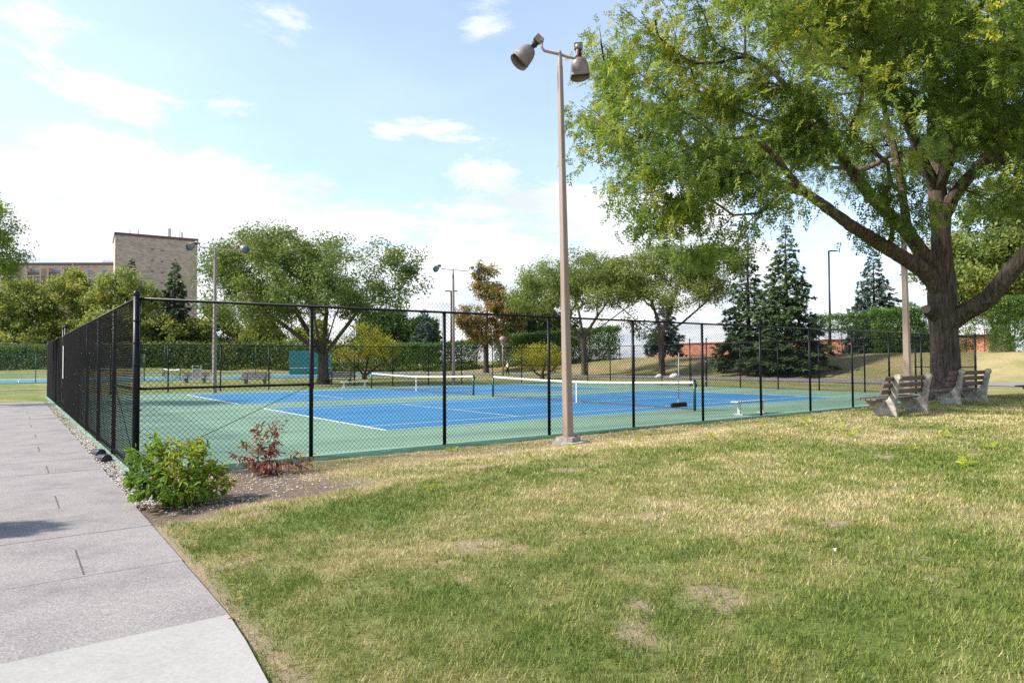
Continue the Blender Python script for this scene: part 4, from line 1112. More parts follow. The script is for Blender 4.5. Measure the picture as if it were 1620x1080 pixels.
# yellowing small trees inside the back lawn
std_tree('yellowing_shrub_tree', 'small multi stemmed tree with yellow green leaves right of the broad tree', 576, 598, 72,
         [(575, 545, 0, (45, 50, 26)), (610, 550, 0, (30, 36, 20)), (545, 560, 0, (28, 34, 14)), (590, 525, 0, (26, 30, 16))], 'yellow_shrub_leaf', 'dark_bark', 300, 1250, .55, .24, 590,
         [(.6, [(565, 580, 0), (550, 568, -1)]), (.7, [(580, 575, 1), (585, 555, 1)]), (.5, [(595, 580, 0), (615, 568, 0)])], sig=.35, tints=(.58, .36), seed=12, rleaf=.08, flare=.2, z=0)
std_tree('yellowing_shrub_tree', 'small multi stemmed yellow tree beside the walking person', 858, 598, 70,
         [(855, 562, 0, (42, 46, 18)), (835, 572, 0, (22, 26, 12)), (880, 575, 0, (22, 26, 16)), (865, 552, 0, (24, 26, 9))], 'yellow_shrub_leaf', 'dark_bark', 260, 900, .52, .2, 592,
         [(.6, [(840, 585, 0), (828, 577, -1)]), (.7, [(860, 575, 1), (862, 562, 1)]), (.5, [(875, 585, 0), (885, 572, 0)])], sig=.3, tints=(.62, .36), seed=13, rleaf=.08, flare=.2, z=0)

# row of trees beyond the long hedge at left
rows = [(25, 440, 168, 62, 'leafy tree at the far left behind the hedge'), (110, 434, 172, 64, 'leafy tree behind the hedge below the low wing of the building'),
        (200, 417, 165, 58, 'leafy tree in front of the tall brick block'), (262, 500, 158, 44, 'low leafy tree behind the hedge under the small conifer'),
        (330, 480, 162, 58, 'leafy tree behind the hedge and the left floodlight pole'),
        (415, 500, 160, 46, 'leafy tree behind the hedge left of the broad trunk'), (490, 512, 156, 42, 'leafy tree seen between the forks of the broad tree')]
for i, (x, ytop, d, hw, lab) in enumerate(rows):
    std_tree('leafy_tree', lab, x, 575, d, [(x, ytop+45, 0, (hw*.8, hw*.8, 42)), (x-hw*.45, ytop+70, 0, (hw*.6, hw*.6, 38)), (x+hw*.45, ytop+62, 0, (hw*.6, hw*.6, 38)), (x, ytop+95, -6, (hw, hw*.8, 24)), (x+6, ytop+20, 0, (hw*.42, hw*.42, 24))],
             'far_locust_leaf', 'dark_bark', 480, 3100, 1.7, .6, 555, [(0, [(x-hw*.5, ytop+70, 0)]), (0, [(x+4, ytop+50, 0)]), (0, [(x+hw*.5, ytop+60, 0)])], tpl=T_SPRIG2,
             sig=.55, tints=(.68+.08*(i % 2), .34), seed=20+i, rleaf=.10, z=.4)
for (x, ytop, d, hw, lab) in ((660, 515, 150, 34, 'dark leafy tree behind the hedge in the middle distance'), (605, 500, 150, 40, 'dark green tree showing beneath the broad crown'),):
    std_tree('leafy_tree', lab, x, 572, d, [(x, ytop+18, 0, (hw, hw, 30)), (x-10, ytop+40, 0, (hw*.8, hw*.8, 24)), (x+8, ytop+2, 0, (hw*.5, hw*.5, 16))], 'maple_leaf', 'dark_bark', 260, 3000, 1.5, .5, 552, [(0, [(x, ytop+20, 0)])], tpl=T_SPRIG2,
             sig=.6, tints=(.40, .3), seed=30, rleaf=.1, z=1.0)
# left edge tree
std_tree('locust_tree', 'near tree whose leafy twigs enter at the left edge above the hedge', -95, 640, 30,
         [(-70, 395, 0, (95, 90, 48)), (-10, 400, -1, (38, 40, 36)), (-20, 350, 0, (45, 45, 26)), (5, 430, 0, (26, 30, 22)), (-90, 330, 0, (80, 80, 50)), (-150, 400, 0, (90, 90, 60)), (-15, 322, 0, (14, 14, 10))],
         'locust_leaf', 'grey_bark', 600, 2500, .42, .30, 470, [(0, [(-60, 430, 0), (-20, 400, -1)]), (0, [(-90, 400, 0), (-80, 350, 0)]), (0, [(-140, 420, 0)])], sig=.18, tints=(.55, .28), seed=41, rleaf=.035, z=0)
# trees behind the big trunk at right
std_tree('maple_tree', 'dense green tree behind the big locust trunk at the right edge', 1590, 560, 74,
         [(1580, 400, 0, (80, 80, 70)), (1640, 380, 0, (80, 80, 80)), (1560, 440, -2, (50, 50, 30)), (1620, 425, -2, (60, 60, 36)), (1560, 330, 0, (60, 60, 50)), (1500, 420, 3, (40, 50, 40))],
         'far_locust_leaf', 'dark_bark', 600, 5000, 1.1, .6, 520, [(0, [(1570, 440, 0), (1560, 390, 0)]), (0, [(1610, 440, 0), (1640, 380, 0)])], tpl=T_SPRIG2, sig=.5, tints=(.60, .3), seed=44, rleaf=.07)

std_tree('maple_tree', 'green tree filling the gap above the right hedge', 1575, 555, 88,
         [(1545, 470, 0, (36, 36, 34)), (1600, 465, 0, (40, 40, 36)), (1640, 480, 0, (40, 40, 30)), (1525, 495, 0, (24, 24, 18))], 'far_locust_leaf', 'dark_bark', 320, 3200, 1.1, .45, 520,
         [(0, [(1555, 480, 0)]), (0, [(1600, 470, 0)])], tpl=T_SPRIG2, sig=.5, tints=(.50, .3), seed=46, rleaf=.08)

# ------------------------------------------------------------------ spruces
def spruce(name, label, x, ytop, d, rb, zb, leaf, n_lv=40, nper=9, dens=9.0, fs=.55, xb=None, gap=.06, seed=0):
    top_ = at(x, ytop, d); b = np.array([top_[0], top_[1], zb]); H = top_[2]-zb
    root = empty(name, b); tag(root, label, 'tree'); rs = np.random.default_rng(seed)
    MB().tube([(0, 0, 0), (0, 0, H*.5), (0, 0, H*.98)], [.022*H, .013*H, .01], 8, caps=False).build('trunk', M['dark_bark'], root)
    mb = MB(); pos = []; xd = []; sc = []
    for i in range(n_lv):
        t = gap + (1-gap)*(i/n_lv)**.92; z = t*H
        Lm = rb*(1-t)**.85 + .12
        k = max(4, int(nper*(1-.45*t))); a0 = rs.uniform(0, 6.28)
        for j in range(k):
            a = a0 + 2*PI*j/k + rs.normal(0, .22); Lb = Lm*rs.uniform(.55, 1.15); zz_ = z+rs.normal(0, .12)
            dr = np.array([math.cos(a), math.sin(a), 0])
            def bp(s): return dr*Lb*s + np.array([0, 0, zz_ + Lb*(.10*s - .42*s*s + .16*s**4)])
            mb.tube([bp(0), bp(.5), bp(1)], [.012+.012*Lb, .012+.006*Lb, .008], 3, caps=False)
            m_ = max(4, int(Lb*dens*1.35)); ss = rs.uniform(.12, 1.0, m_)**.75
            for s in ss:
                p = bp(s); side = np.array([-dr[1], dr[0], 0])
                wv = rs.normal(0, .26)*(1.05-s)*Lb*.55
                pos.append(p+side*wv+np.array([0, 0, rs.normal(0, .06)-abs(wv)*.12])); dd = dr*(.75) + side*np.sign(wv)*rs.uniform(.1, .8) + np.array([0, 0, rs.normal(-.12, .22)]); xd.append(dd); sc.append(fs*rs.uniform(.6, 1.2)*(.55+.5*(1-t)))
    # leader
    for s in range(14): pos.append(np.array([0, 0, H*(.93+.07*s/14)])); xd.append(np.array([rs.normal(), rs.normal(), .9])); sc.append(fs*.4)
    mb.build('branches', M['dark_bark'], root)['kind'] = 'stuff'
    pos = np.array(pos); V, F, fi = scatter(T_FROND, pos, np.array(xd), np.array(sc), flat=.45)
    t = np.clip(tint_for(pos, .45, .3, .8, .18, seed), 0, 1)
    o = place('crown', raw_mesh('crown', V, F, M[leaf], {'tint': t[fi]}), root); o['kind'] = 'stuff'
    return root
spruce('spruce_tree', 'tall dark spruce, left of the two big spruces beyond the road', 1182, 380, 74, 3.9, 1.2, 'spruce_needle', 34, 8, 7.0, .80, gap=.03, seed=1)
spruce('spruce_tree', 'tall full spruce, right of the two big spruces beyond the road', 1242, 357, 70, 4.2, 1.0, 'spruce_needle', 40, 9, 8.0, .78, gap=.02, seed=2)
spruce('spruce_tree', 'small dark spruce standing behind the bare forked tree', 1050, 465, 108, 3.6, 2.2, 'blue_spruce_needle', 26, 8, 5.5, .9, gap=.10, seed=3)
spruce('spruce_tree', 'blue green spruce behind the hedge right of the street lamp', 1381, 396, 84, 4.6, 2.4, 'blue_spruce_needle', 34, 9, 6.5, .85, gap=.05, seed=4)
spruce('spruce_tree', 'lone narrow conifer in front of the tall brick block', 277, 411, 160, 6.2, .5, 'spruce_needle', 34, 8, 8.0, 1.5, gap=.08, seed=5)
spruce('spruce_tree', 'dark conifer tip showing over the leafy trees by the brick block', 208, 408, 172, 4.0, .5, 'spruce_needle', 34, 8, 7.0, 1.5, gap=.08, seed=6)
spruce('spruce_tree', 'far conifer left of the double street lamp', 672, 490, 140, 4.2, 1.0, 'blue_spruce_needle', 24, 7, 4.0, 1.2, gap=.08, seed=7)
spruce('spruce_tree', 'dark spruce behind the hedge left of the big locust trunk', 1440, 478, 92, 4.0, 2.4, 'spruce_needle', 24, 8, 5.0, 1.0, gap=.05, seed=8)

# ------------------------------------------------------------------ hedges
def hedge(label, P, W_, Hh, leaf, size=.34, dens=26, rag=.22, seed=0, holes=0.0, zb=None):
    """clipped hedge along the plan polyline P"""
    P = [np.array(p, float) for p in P]; c0 = P[0]
    root = empty('hedge', (c0[0], c0[1], 0)); tag(root, label, 'hedge')
    pos = []; nr = []; core = MB(); rs = np.random.default_rng(seed); dens = dens*2.1
    for a, b in zip(P[:-1], P[1:]):
        L_ = np.linalg.norm(b-a); t = (b-a)/L_; nn = np.array([t[1], -t[0]])
        n1 = int(L_*Hh*dens); 
        for side in (1, -1):
            k = n1 if side == 1 else n1//4
            s = rs.uniform(0, L_, k); z = rs.uniform(0, 1, k)**.9*Hh
            xy = a + t*s[:, None] + nn*side*(W_/2*(1-.10*(z/Hh)[:, None]) + rs.normal(0, rag*.5, (k, 1)) + .25*(fbm(s*.5+seed, z*.6, 3, seed)[:, None]-.5))
            zz_ = zter(xy[:, 0], xy[:, 1]) if zb is None else np.full(k, zb)
            pos.append(np.column_stack([xy, zz_+z])); nr.append(np.column_stack([np.tile(nn*side, (k, 1)), np.full(k, .1)]))
        k = int(L_*W_*dens); s = rs.uniform(0, L_, k); o_ = rs.uniform(-.5, .5, k)*W_
        xy = a + t*s[:, None] + nn*o_[:, None]; zz_ = zter(xy[:, 0], xy[:, 1]) if zb is None else np.full(k, zb)
        pos.append(np.column_stack([xy, zz_+Hh+rs.normal(0, rag*.5, k)+.35*(fbm(s*.3, o_*.3, 3, seed+5)-.5)])); nr.append(np.column_stack([np.zeros((k, 2)), np.ones(k)]))
        k = max(1, int(L_*W_*Hh*3.5)); s = rs.uniform(0, L_, k); o_ = rs.uniform(-.4, .4, k)*W_; xy = a+t*s[:, None]+nn*o_[:, None]
        zz_ = zter(xy[:, 0], xy[:, 1]) if zb is None else np.full(k, zb)
        pos.append(np.column_stack([xy, zz_+rs.uniform(.1, .95, k)*Hh])); nr.append(rs.normal(size=(k, 3)))
        # stems
        for s in np.arange(.5, L_, 1.6):
            c = a+t*s+rs.normal(0, .15, 2); zz_ = zt(c[0], c[1]) if zb is None else zb
            core.tube([(c[0]-c0[0], c[1]-c0[1], zz_-.1), (c[0]-c0[0]+rs.normal(0, .2), c[1]-c0[1]+rs.normal(0, .2), zz_+Hh*.8)], [.06, .02], 4, caps=False)
    core.build('stems', M['dark_bark'], root)
    pos = np.concatenate(pos); nr = np.concatenate(nr)
    if holes: 
        hn = fbm(pos[:, 0]*.33+pos[:, 1]*.33+3, pos[:, 2]*.5, 3, seed+70); kp = hn > holes; pos = pos[kp]; nr = nr[kp]
    xd = nr*.6 + RNG.normal(0, .7, pos.shape); xd[:, 2] -= .1
    V, F, fi = scatter(T_SPRIG2, pos, xd, size*RNG.uniform(.7, 1.3, len(pos)), flat=1.0)
    t = np.clip(tint_for(pos, .45, .28, .45, .2, seed), 0, 1)
    o = place('leaves', raw_mesh('leaves', V-np.array([c0[0], c0[1], 0]), F, M[leaf], {'tint': t[fi]}), root); o['kind'] = 'stuff'
    return root
def gp(x, d): p_ = at(x, 565, d); return (p_[0], p_[1])
hedge('long ivy covered hedge at the far left behind the far court', [gp(-120, 152), gp(150, 148), gp(300, 144), gp(425, 138), gp(470, 134)], 2.2, 4.9, 'ivy_hedge_leaf', 1.1, 4.0, .3, 1)
hedge('clipped dark hedge behind the yellow green small tree', [gp(470, 128), gp(635, 120), gp(668, 118)], 2.5, 4.6, 'hedge_leaf', .62, 12, .25, 2)
hedge('clipped hedge block behind the middle floodlight pole', [gp(671, 116), gp(760, 112)], 2.5, 4.4, 'hedge_leaf', .6, 12, .2, 3)
hedge('dark clipped hedge behind the spreading tree right of the near pole', [gp(790, 112), gp(880, 106), gp(980, 102)], 3, 4.6, 'hedge_leaf', .62, 12, .3, 4)
hedge('clipped hedge on the bank left of the blue green spruce', [gp(1278, 78), gp(1380, 76)], 1.8, 4.3, 'hedge_leaf', .46, 15, .35, 5, .40)
hedge('clipped hedge on the bank behind the brown light pole', [gp(1378, 74), gp(1500, 72)], 2.0, 4.6, 'hedge_leaf', .46, 16, .3, 6, .36)
hedge('tall clipped hedge at the right edge on the bank', [gp(1562, 65), gp(1740, 60)], 2.6, 4.9, 'hedge_leaf', .42, 24, .22, 7, .0)
hedge('loose end of hedge with a gap just right of the big trunk', [gp(1522, 68), gp(1556, 66)], 1.8, 4.4, 'ivy_hedge_leaf', .42, 18, .3, 9, .33)

# ------------------------------------------------------------------ buildings
def building(label, corner, rz, dims, mat, name='apartment_building'):
    o = empty(name, corner, rz); tag(o, label, 'building'); return o
bd = 205
cl = at(180, 572, bd); cr_ = at(311, 572, bd)
bt = float(at(180, 366, bd)[2]); wA = 23.0
bl = building('tall windowless tan brick apartment block end with antennas on its roof', (cl[0], cl[1], 0), YAW-PI/2+.56, None, None)
MB().box((wA/2, 9, bt/2-.4), (wA, 18, bt-.8)).build('wall', M['tan_brick'], bl)
rf = MB().box((wA/2, 9, bt-.40), (wA+.5, 18.5, .8)).build('roof_edge', M['brown_metal'], bl)
pxm = wA/131.0
for k, (px, h, w) in enumerate(((23, 1.6, .5), (36, 1.9, .6), (267-180, 3.4, 1.6), (277-180, 1.8, .3), (285-180, 3.6, .5), (289-180, 3.0, .9))):
    MB().box((px*pxm, 3+k*.8, bt+h/2), (w*.6, .5, h)).build('antenna', M['antenna_white'], rf)
for (px, py) in ((237.5, 389), (253.5, 390), (237.5, 407), (253.5, 408), (237.5, 425), (253.5, 426), (237.5, 442), (253.5, 443)):
    z_ = float(at(px, py, bd)[2]); MB().box(((px-180)*pxm, -.05, z_), (.65, .14, .28)).build('vent', M['brown_metal'], bl)
wd = 215
wl_ = at(-60, 572, wd); wr_ = at(178, 572, wd); wt = float(at(40, 414, wd)[2]); wW = float(np.linalg.norm(wr_[:2]-wl_[:2]))
wg = building('lower tan brick apartment wing with balconies behind the trees at left', (wl_[0], wl_[1], 0), YAW-PI/2+.02, None, None)
MB().box((wW/2, 8, wt/2-.4), (wW, 14, wt-.8)).build('wall', M['tan_brick'], wg)
rf = MB().box((wW/2, 8, wt-.38), (wW+.4, 14.4, .75)).build('roof_edge', M['brown_metal'], wg)
u = wW/238.0
for k in range(8): MB().box(((155-8+k*3.2+60)*u-.0, 4, wt+.5), (.25, .25, 1.0+.5*(k % 2))).build('roof_vent', M['antenna_white'], rf)
for fl in range(8):
    zf = wt-3.4-2.9*fl
    for (px, w) in ((114.5, 9), (135.0, 8), (-25, 9), (-45, 9), (158, 8)):
        xw = (px+60)*u
        wi = MB().box((xw, .92, zf+.55), (w*u, .2, 1.45)).build('window', M['window_frame'], wg)
        MB().box((xw-w*u*.24, .80, zf+.55), (w*u*.43, .06, 1.25)).build('pane', M['window_glass'], wi)
        MB().box((xw+w*u*.24, .80, zf+.55), (w*u*.43, .06, 1.25)).build('pane', M['window_glass'], wi)
    for (px, w) in ((52, 20), (85, 20), (12, 20)):
        xw = (px+60)*u
        bc = MB().box((xw, .2, zf-1.0), (w*u, 1.7, .22)).build('balcony', M['pale_panel'], wg)
        MB().box((xw, -.62, zf-.4), (w*u, .06, .95)).build('balcony_rail', M['brown_metal'], bc)
        dr_ = MB().box((xw, .93, zf+.2), (w*u*.7, .16, 2.1)).build('balcony_door', M['window_frame'], wg)
        MB().box((xw, .84, zf+.2), (w*u*.6, .04, 1.9)).build('pane', M['window_glass'], dr_)
        for s in (-1, 1): MB().box((xw+s*w*u*.52, .1, zf+.2), (.35, 1.7, 2.75)).build('balcony_fin', M['tan_brick'], wg)
# low pink brick building beyond the bank
pl_ = at(1012, 565, 125); pr_ = at(1420, 562, 96); dv = pr_[:2]-pl_[:2]; Lp = float(np.linalg.norm(dv))
pb_ = building('long low pink brick building half hidden behind the spruces', (pl_[0], pl_[1], 0), math.atan2(dv[1], dv[0]), None, None, 'low_building')
MB().box((Lp*.58, 6, 2.3), (Lp*.84, 12, 4.6)).build('wall', M['pink_brick'], pb_)
MB().box((Lp*.58, 6, 4.72), (Lp*.84+.3, 12.3, .24)).build('roof_edge', M['pink_brick'], pb_)
MB().box((Lp*.08, 7, 1.45), (Lp*.155, 10, 2.9)).build('low_wall', M['pink_brick'], pb_)
pl_ = at(1514, 562, 92); pr_ = at(1566, 562, 89); dv = pr_[:2]-pl_[:2]
pb2 = building('pink brick building glimpsed through the gap in the right hedge', (pl_[0], pl_[1], 0), math.atan2(dv[1], dv[0]), None, None, 'low_building')
MB().box((float(np.linalg.norm(dv))/2, 5, 2.4), (float(np.linalg.norm(dv)), 10, 4.8)).build('wall', M['pink_brick'], pb2)
MB().box((float(np.linalg.norm(dv))/2, 5, 4.9), (float(np.linalg.norm(dv))+.3, 10.3, .22)).build('roof_edge', M['brown_metal'], pb2)

# ------------------------------------------------------------------ shrubs by the fence corner
def shrub(label, base, ells, nst, npts, nleaf, lsize, leaf, tint, droop=.25, stem='red_stem', R0=.016, seed=0, name='dogwood_shrub', pull=None):
    rs = np.random.default_rng(seed); B = np.array(base, float)
    nodes = []; par = []
    nodes.append(B+np.array([0, 0, -.05])); par.append(-1)
    for k in range(nst):
        a = rs.uniform(0, 6.28); e = ells[rs.integers(len(ells))]; tgt = np.array(e[0]) + rs.normal(0, .35, 3)*np.array(e[1])
        st_ = B + np.array([math.cos(a), math.sin(a), 0])*rs.uniform(.03, .16); prev = 0
        for i in range(5):
            t = i/4; p = st_*(1-t)+tgt*t; p[2] = st_[2]*(1-t**.8)+tgt[2]*t**.8; nodes.append(p); par.append(prev); prev = len(nodes)-1
    pts = crown_points(ells, npts, .4); pts = pts[pts[:, 2] > B[2]+.04]
    N, P = grow(nodes, par, None, pts, .5); r, ch = tree_radii(P, R0, .0025, 2.3)
    root = empty(name, B); tag(root, label, 'shrub')
    place('stems', branch_mesh('stems', N-B, P, r, ch, stem, 0), root)
    tips = np.where(r < R0*.45)[0]; idx = rs.choice(tips, nleaf); al = rs.uniform(0, 1, (nleaf, 1)); pp = np.where(P[idx] < 0, idx, P[idx])
    pos = N[idx]*al+N[pp]*(1-al)
    o_ = pos-(B+np.array([0, 0, .2])); o_ /= np.maximum(np.linalg.norm(o_, axis=1, keepdims=True), .05)
    xd = o_*.55+rs.normal(0, .55, (nleaf, 3)); xd[:, 2] -= droop
    V, F, fi = scatter(T_OVAL, pos, xd, lsize*rs.uniform(.55, 1.25, nleaf), flat=.35)
    t = np.clip(tint(pos, rs), 0, 1)
    o = place('leaves', raw_mesh('leaves', V-B, F, M[leaf], {'tint': t[fi]}), root); o['kind'] = 'stuff'
    return root
sb = at(283, 790, 8.9); sb[2] = zt(sb[0], sb[1])-.02
def sp(x, y, d, r): return (at(x, y, d), tuple(np.array(r)*8.9/FPX))
shrub('bright green leafy shrub at the corner of the fence', sb, [sp(275, 735, 8.9, (62, 62, 42)), sp(232, 760, 8.8, (34, 40, 32)), sp(325, 760, 8.9, (36, 40, 30)), sp(252, 700, 9.0, (20, 20, 22)), sp(280, 765, 8.7, (70, 60, 26)), sp(318, 706, 9.1, (12, 12, 16)), sp(212, 715, 8.9, (10, 10, 14)), sp(348, 735, 9.0, (14, 14, 16)), sp(360, 762, 8.8, (12, 12, 14))],
      24, 360, 2700, .100, 'dogwood_leaf', lambda p, rs: .50 + .8*(fbm(p[:, 0]*3, p[:, 2]*3, 2, 4)-.5) + rs.normal(0, .20, len(p)) + .4*(rs.random(len(p)) > .982), seed=3)
rb_ = at(430, 745, 11.4); rb_[2] = zt(rb_[0], rb_[1])-.02
def sr(x, y, d, r): return (at(x, y, d), tuple(np.array(r)*11.4/FPX))
shrub('thin red leaved shrub against the front fence', rb_, [sr(425, 690, 11.5, (24, 26, 30)), sr(390, 715, 11.3, (24, 26, 22)), sr(415, 725, 11.3, (38, 36, 18)), sr(440, 665, 11.6, (12, 12, 14)), sr(478, 725, 11.3, (28, 26, 16)), sr(450, 735, 11.2, (40, 30, 12)), sr(405, 675, 11.5, (10, 10, 12))],
      15, 170, 430, .112, 'red_leaf', lambda p, rs: .38 + rs.normal(0, .22, len(p)) + .5*sstep(.50, .66, fbm(p[:, 0]*2.2+5, p[:, 1]*2.2+p[:, 2]*2, 2, 14)), seed=5, droop=.55)
# shrub just outside the left edge; its twigs and its shade reach the footpath
lb_ = at(-112, 800, 7.6); lb_[2] = 0.0
def sq(x, y, d, r): return (at(x, y, d), tuple(np.array(r)*7.6/FPX))
shrub('shrub beyond the left edge whose leaf tips reach over the path', lb_, [sq(-104, 735, 7.6, (40, 46, 40)), sq(-92, 780, 7.4, (42, 50, 44)), sq(-28, 738, 7.6, (24, 22, 14)), sq(-66, 800, 7.3, (18, 26, 24))],
      16, 240, 1500, .13, 'dogwood_leaf', lambda p, rs: .18 + rs.normal(0, .12, len(p)), seed=7, name='path_shrub')

# ------------------------------------------------------------------ lawn blades
def lawn_blades():
    N = 900000
    ang = RNG.uniform(-math.radians(47), math.radians(47), N)
    u_ = RNG.uniform(0, 1, N); d0, d1, ex = 2.4, 40.0, .55        # density falls with distance
    d = (d0**ex + u_*(d1**ex-d0**ex))**(1/ex)
    x = CAM[0] + d*np.cos(YAW-ang); y = CAM[1] + d*np.sin(YAW-ang)
    edge = -.36 - .17*sstep(-6.5, -9.5, y) - .5*sstep(-9.5, -13, y)
    ok = (x > edge + .01 + .05*fbm(y*4, x, 2, 3)) & (y < -.22 - .22*fbm(x*.8, 3.3, 4, 55) - .20*sstep(11, 7, x) - .12*fbm(x*3.9, 7.7, 3, 41)) & (x < 50)
    x, y, d = x[ok], y[ok], d[ok]
    s = soilness(x, y); dr = dryness(x, y)
    clump = fbm(x*6.5, y*6.5, 3, 61)
    dip = ((y > -4.6) & (x < 12)).astype(float)
    prob = (1-.93*s)*(.40+.95*sstep(.30, .62, clump))*(1-.35*dip)
    ok = RNG.uniform(0, 1, len(x)) < prob; x, y, d, dr, clump, dip = x[ok], y[ok], d[ok], dr[ok], clump[ok], dip[ok]
    n = len(x); z = zter(x, y) - .035
    h = RNG.uniform(.008, .028, n)*(.75+.7*(clump-.4))*(1-.25*dr)*(1-.25*dip) + .022
    w = np.maximum(.0028, .00062*d)*RNG.uniform(.7, 1.4, n)
    a = RNG.uniform(0, 6.283, n); wind = fbm(x*2.0, y*2.0, 2, 15)*6.28
    lean = RNG.uniform(.2, 1.3, n)*h
    b0 = np.stack([x, y, z], 1); side = np.stack([np.cos(a), np.sin(a), np.zeros(n)], 1)*w[:, None]
    la = a + RNG.normal(1.57, .6, n); la = np.where(RNG.random(n) < .22, wind, la)
    tip = b0 + np.stack([np.cos(la)*lean, np.sin(la)*lean, h+.012], 1)
    V = np.stack([b0-side, b0+side, tip], 1).reshape(-1, 3)
    t = np.clip(.10 + dr*.80 + RNG.normal(0, .16, n) - .22*(clump-.45) + .24*(RNG.random(n) > .89), 0, 1)
    o = place('lawn_blades', raw_mesh('lawn_blades', V, np.arange(n*3).reshape(-1, 3), M['grass'], {'tint': t}))
    tag(o, 'short green and straw coloured grass blades of the lawn', 'grass', kind='stuff')
lawn_blades()

# yellow green tree seedlings in the lawn
def seedling_mesh(seed):
    rs = np.random.default_rng(seed); k = 7
    pos = np.zeros((k, 3)); pos[:, 2] = rs.uniform(.02, .05, k); xd = rs.normal(0, 1, (k, 3)); xd[:, 2] = rs.uniform(.1, .8, k)
    V, F, fi = scatter(leaf_tpl(5, .34, .16), pos, xd, rs.uniform(.09, .16, k), flat=.3)
    return raw_mesh('seedling', V, F, M['seedling_leaf'], {'tint': rs.random(k)[fi]})
SM = [seedling_mesh(s) for s in range(4)]
NUMW = 'one two three four five six seven eight nine ten eleven twelve thirteen fourteen fifteen sixteen'.split()
seeds = [(683, 772, .30), (716, 712, .12), (843, 727, .22), (1012, 697, .38), (972, 706, .35), (1126, 692, .48), (1208, 671, .5), (1278, 668, .55), (1350, 690, .6), (1440, 712, .62), (1565, 708, .66), (1530, 735, .62), (905, 712, .3), (1160, 677, .45), (1330, 680, .58), (1490, 690, .62)]
for i, (x, y, zg) in enumerate(seeds):
    v = FW + RT*(x-810)/FPX + UP*(540-y)/FPX; t = (zg-CAM[2])/v[2]
    for _ in range(8): p_ = CAM+v*t; t = (zt(p_[0], p_[1])-CAM[2])/v[2]
    if not (2 < t < 40): continue
    p_ = CAM+v*t
    o = place('seedling', SM[i % 4], None, (p_[0], p_[1], zt(p_[0], p_[1])-.02), i*1.3)
    tag(o, 'tiny yellow green seedling in the lawn, number %s from the left' % NUMW[sorted(q_[0] for q_ in seeds).index(x)], 'seedling', 'yellow green seedlings in the lawn')
# fallen leaves along the path edge and a few scraps
lm_ = MB().add([(0, 0, 0), (.03, .022, .012), (.075, .012, .004), (.075, -.012, .006), (.03, -.022, .014)], [(0, 1, 2, 3, 4)]).mesh('fallen_leaf', M['brown_leaf'])
for i in range(22):
    y = random.uniform(-8.5, -3.2) if i < 14 else random.uniform(-3, 4); x = path_edge(y) + random.uniform(.0, .22)
    o = place('fallen_leaf', lm_, None, (x, y, .015+max(0, zt(x, y))), random.uniform(0, 6)); o.scale = [random.uniform(.45, .9)]*3
    tag(o, 'small fallen brown leaf beside the path edge', 'leaf', 'fallen leaves along the footpath')
for (x, y, zg, lab) in ((1322, 873, .55, 'small white scrap of litter in the middle of the lawn'), (1118, 678, .45, 'small white scrap of litter near the front fence')):
    v = FW + RT*(x-810)/FPX + UP*(540-y)/FPX; t = (zg-CAM[2])/v[2]
    for _ in range(8): p_ = CAM+v*t; t = (zt(p_[0], p_[1])-CAM[2])/v[2]
    p_ = CAM+v*t
    tag(MB().add([(0, 0, .018), (.025, .006, .03), (.03, .025, .02), (.006, .03, .033), (.012, .012, .0)], [(0, 1, 2, 3), (0, 4, 1), (1, 4, 2), (2, 4, 3), (3, 4, 0)]).build('litter_scrap', M['litter'], None, (p_[0], p_[1], zt(p_[0], p_[1]))), lab, 'litter')

# ------------------------------------------------------------------ person walking on the road
def skin_fig(name, verts, edges, radii, mat, parent, root_i=0, sub=2):
    me = bpy.data.meshes.new(name); me.from_pydata(verts, edges, []); me.materials.append(M[mat])
    o = place(name, me, parent); md = o.modifiers.new('skin', 'SKIN'); md.use_smooth_shade = True
    for i, v in enumerate(me.skin_vertices[0].data):
        r = radii[i]; v.radius = (r, r) if not isinstance(r, tuple) else r
        v.use_root = (i == root_i)
    s = o.modifiers.new('sub', 'SUBSURF'); s.levels = sub; s.render_levels = sub
    return o
p_ = at(803, 590, 86)
pr = empty('person', (p_[0], p_[1], .02), YAW+PI/2+.15)       # walks towards the left of the picture (+x local)
tag(pr, 'person in a white jacket and dark trousers walking left along the road', 'person')
body_v = [(0, 0, .98), (0, 0, 1.18), (.01, 0, 1.38), (.02, 0, 1.50), (.045, 0, 1.60), (.05, 0, 1.72),
          (0, .10, .93), (.14, .10, .52), (.20, .10, .10), (.34, .10, .05),
          (0, -.10, .93), (-.06, -.10, .52), (-.24, -.10, .14), (-.14, -.10, .04),
          (.01, .20, 1.42), (-.08, .25, 1.16), (.10, .24, .98), (.17, .23, .93),
          (.01, -.20, 1.42), (.07, -.25, 1.16), (.26, -.24, 1.05), (.34, -.23, 1.04)]
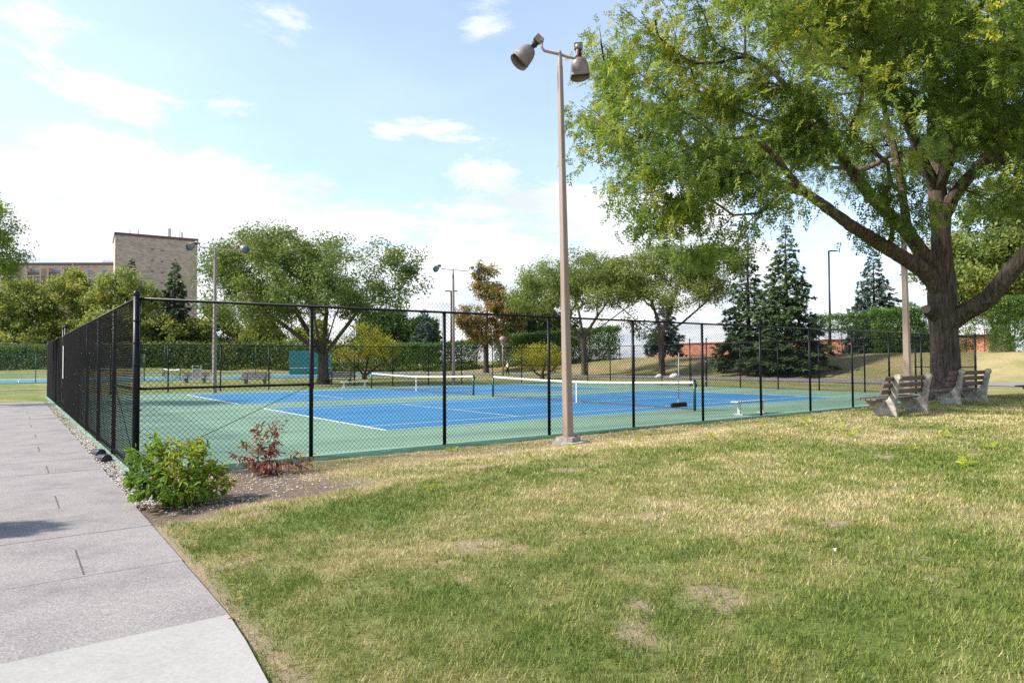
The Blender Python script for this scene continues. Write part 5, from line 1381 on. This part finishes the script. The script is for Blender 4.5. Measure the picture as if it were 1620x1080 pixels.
body_e = [(0, 1), (1, 2), (2, 3), (3, 4), (4, 5), (0, 6), (6, 7), (7, 8), (8, 9), (0, 10), (10, 11), (11, 12), (12, 13), (2, 14), (14, 15), (15, 16), (16, 17), (2, 18), (18, 19), (19, 20), (20, 21)]
body_r = [.13, .13, .14, .06, .085, .10, .09, .065, .045, .04, .09, .065, .045, .04, .055, .045, .035, .04, .055, .045, .035, .04]
bo = skin_fig('body', body_v, body_e, body_r, 'skin', pr)
jk_i = [0, 1, 2, 14, 15, 16, 18, 19, 20]; jv = [body_v[i] for i in jk_i]; jm = {b: a for a, b in enumerate(jk_i)}
je = [(jm[a], jm[b]) for a, b in body_e if a in jm and b in jm]
skin_fig('jacket', jv, je, [.185, .18, .18, .085, .075, .06, .085, .075, .06], 'white_jacket', pr)
tr_i = [0, 6, 7, 8, 10, 11, 12]; tv = [body_v[i] for i in tr_i]; tm = {b: a for a, b in enumerate(tr_i)}
te = [(tm[a], tm[b]) for a, b in body_e if a in tm and b in tm]
skin_fig('trousers', tv, te, [.15, .115, .085, .07, .115, .085, .07], 'dark_trousers', pr)
MB().lathe([(.001, .15), (.07, .13), (.115, .06), (.118, 0), (.10, -.05)], 12).build('hair', M['grey_hair'], pr, (.03, 0, 1.69))
for (x, y, z) in ((.28, .10, .045), (-.19, -.10, .05)): MB().box((x, y, z), (.27, .10, .09)).build('shoe', M['shoe'], pr, bevel=.03)
for s in (-1, 1): MB().lathe([(.001, -.012), (.012, 0), (.001, .012)], 6).build('eye', M['dark_fitting'], pr, (.135, s*.035, 1.665))
MB().lathe([(.022, -.02), (.018, .01), (.001, .03)], 6).build('nose', M['skin'], pr, (.15, 0, 1.635))
for s in (-1, 1): MB().lathe([(.001, -.03), (.02, 0), (.001, .03)], 6).build('ear', M['skin'], pr, (.045, s*.105, 1.65))
yb_ = empty('held_bundle', (p_[0]-float(RT[0])*.42, p_[1]-float(RT[1])*.42, 1.0), 0); tag(yb_, 'small yellow bundle carried in the hand of the walking person', 'bundle')
MB().box((0, 0, .02), (.20, .14, .16)).build('cloth', M['yellow_thing'], yb_, bevel=.05)
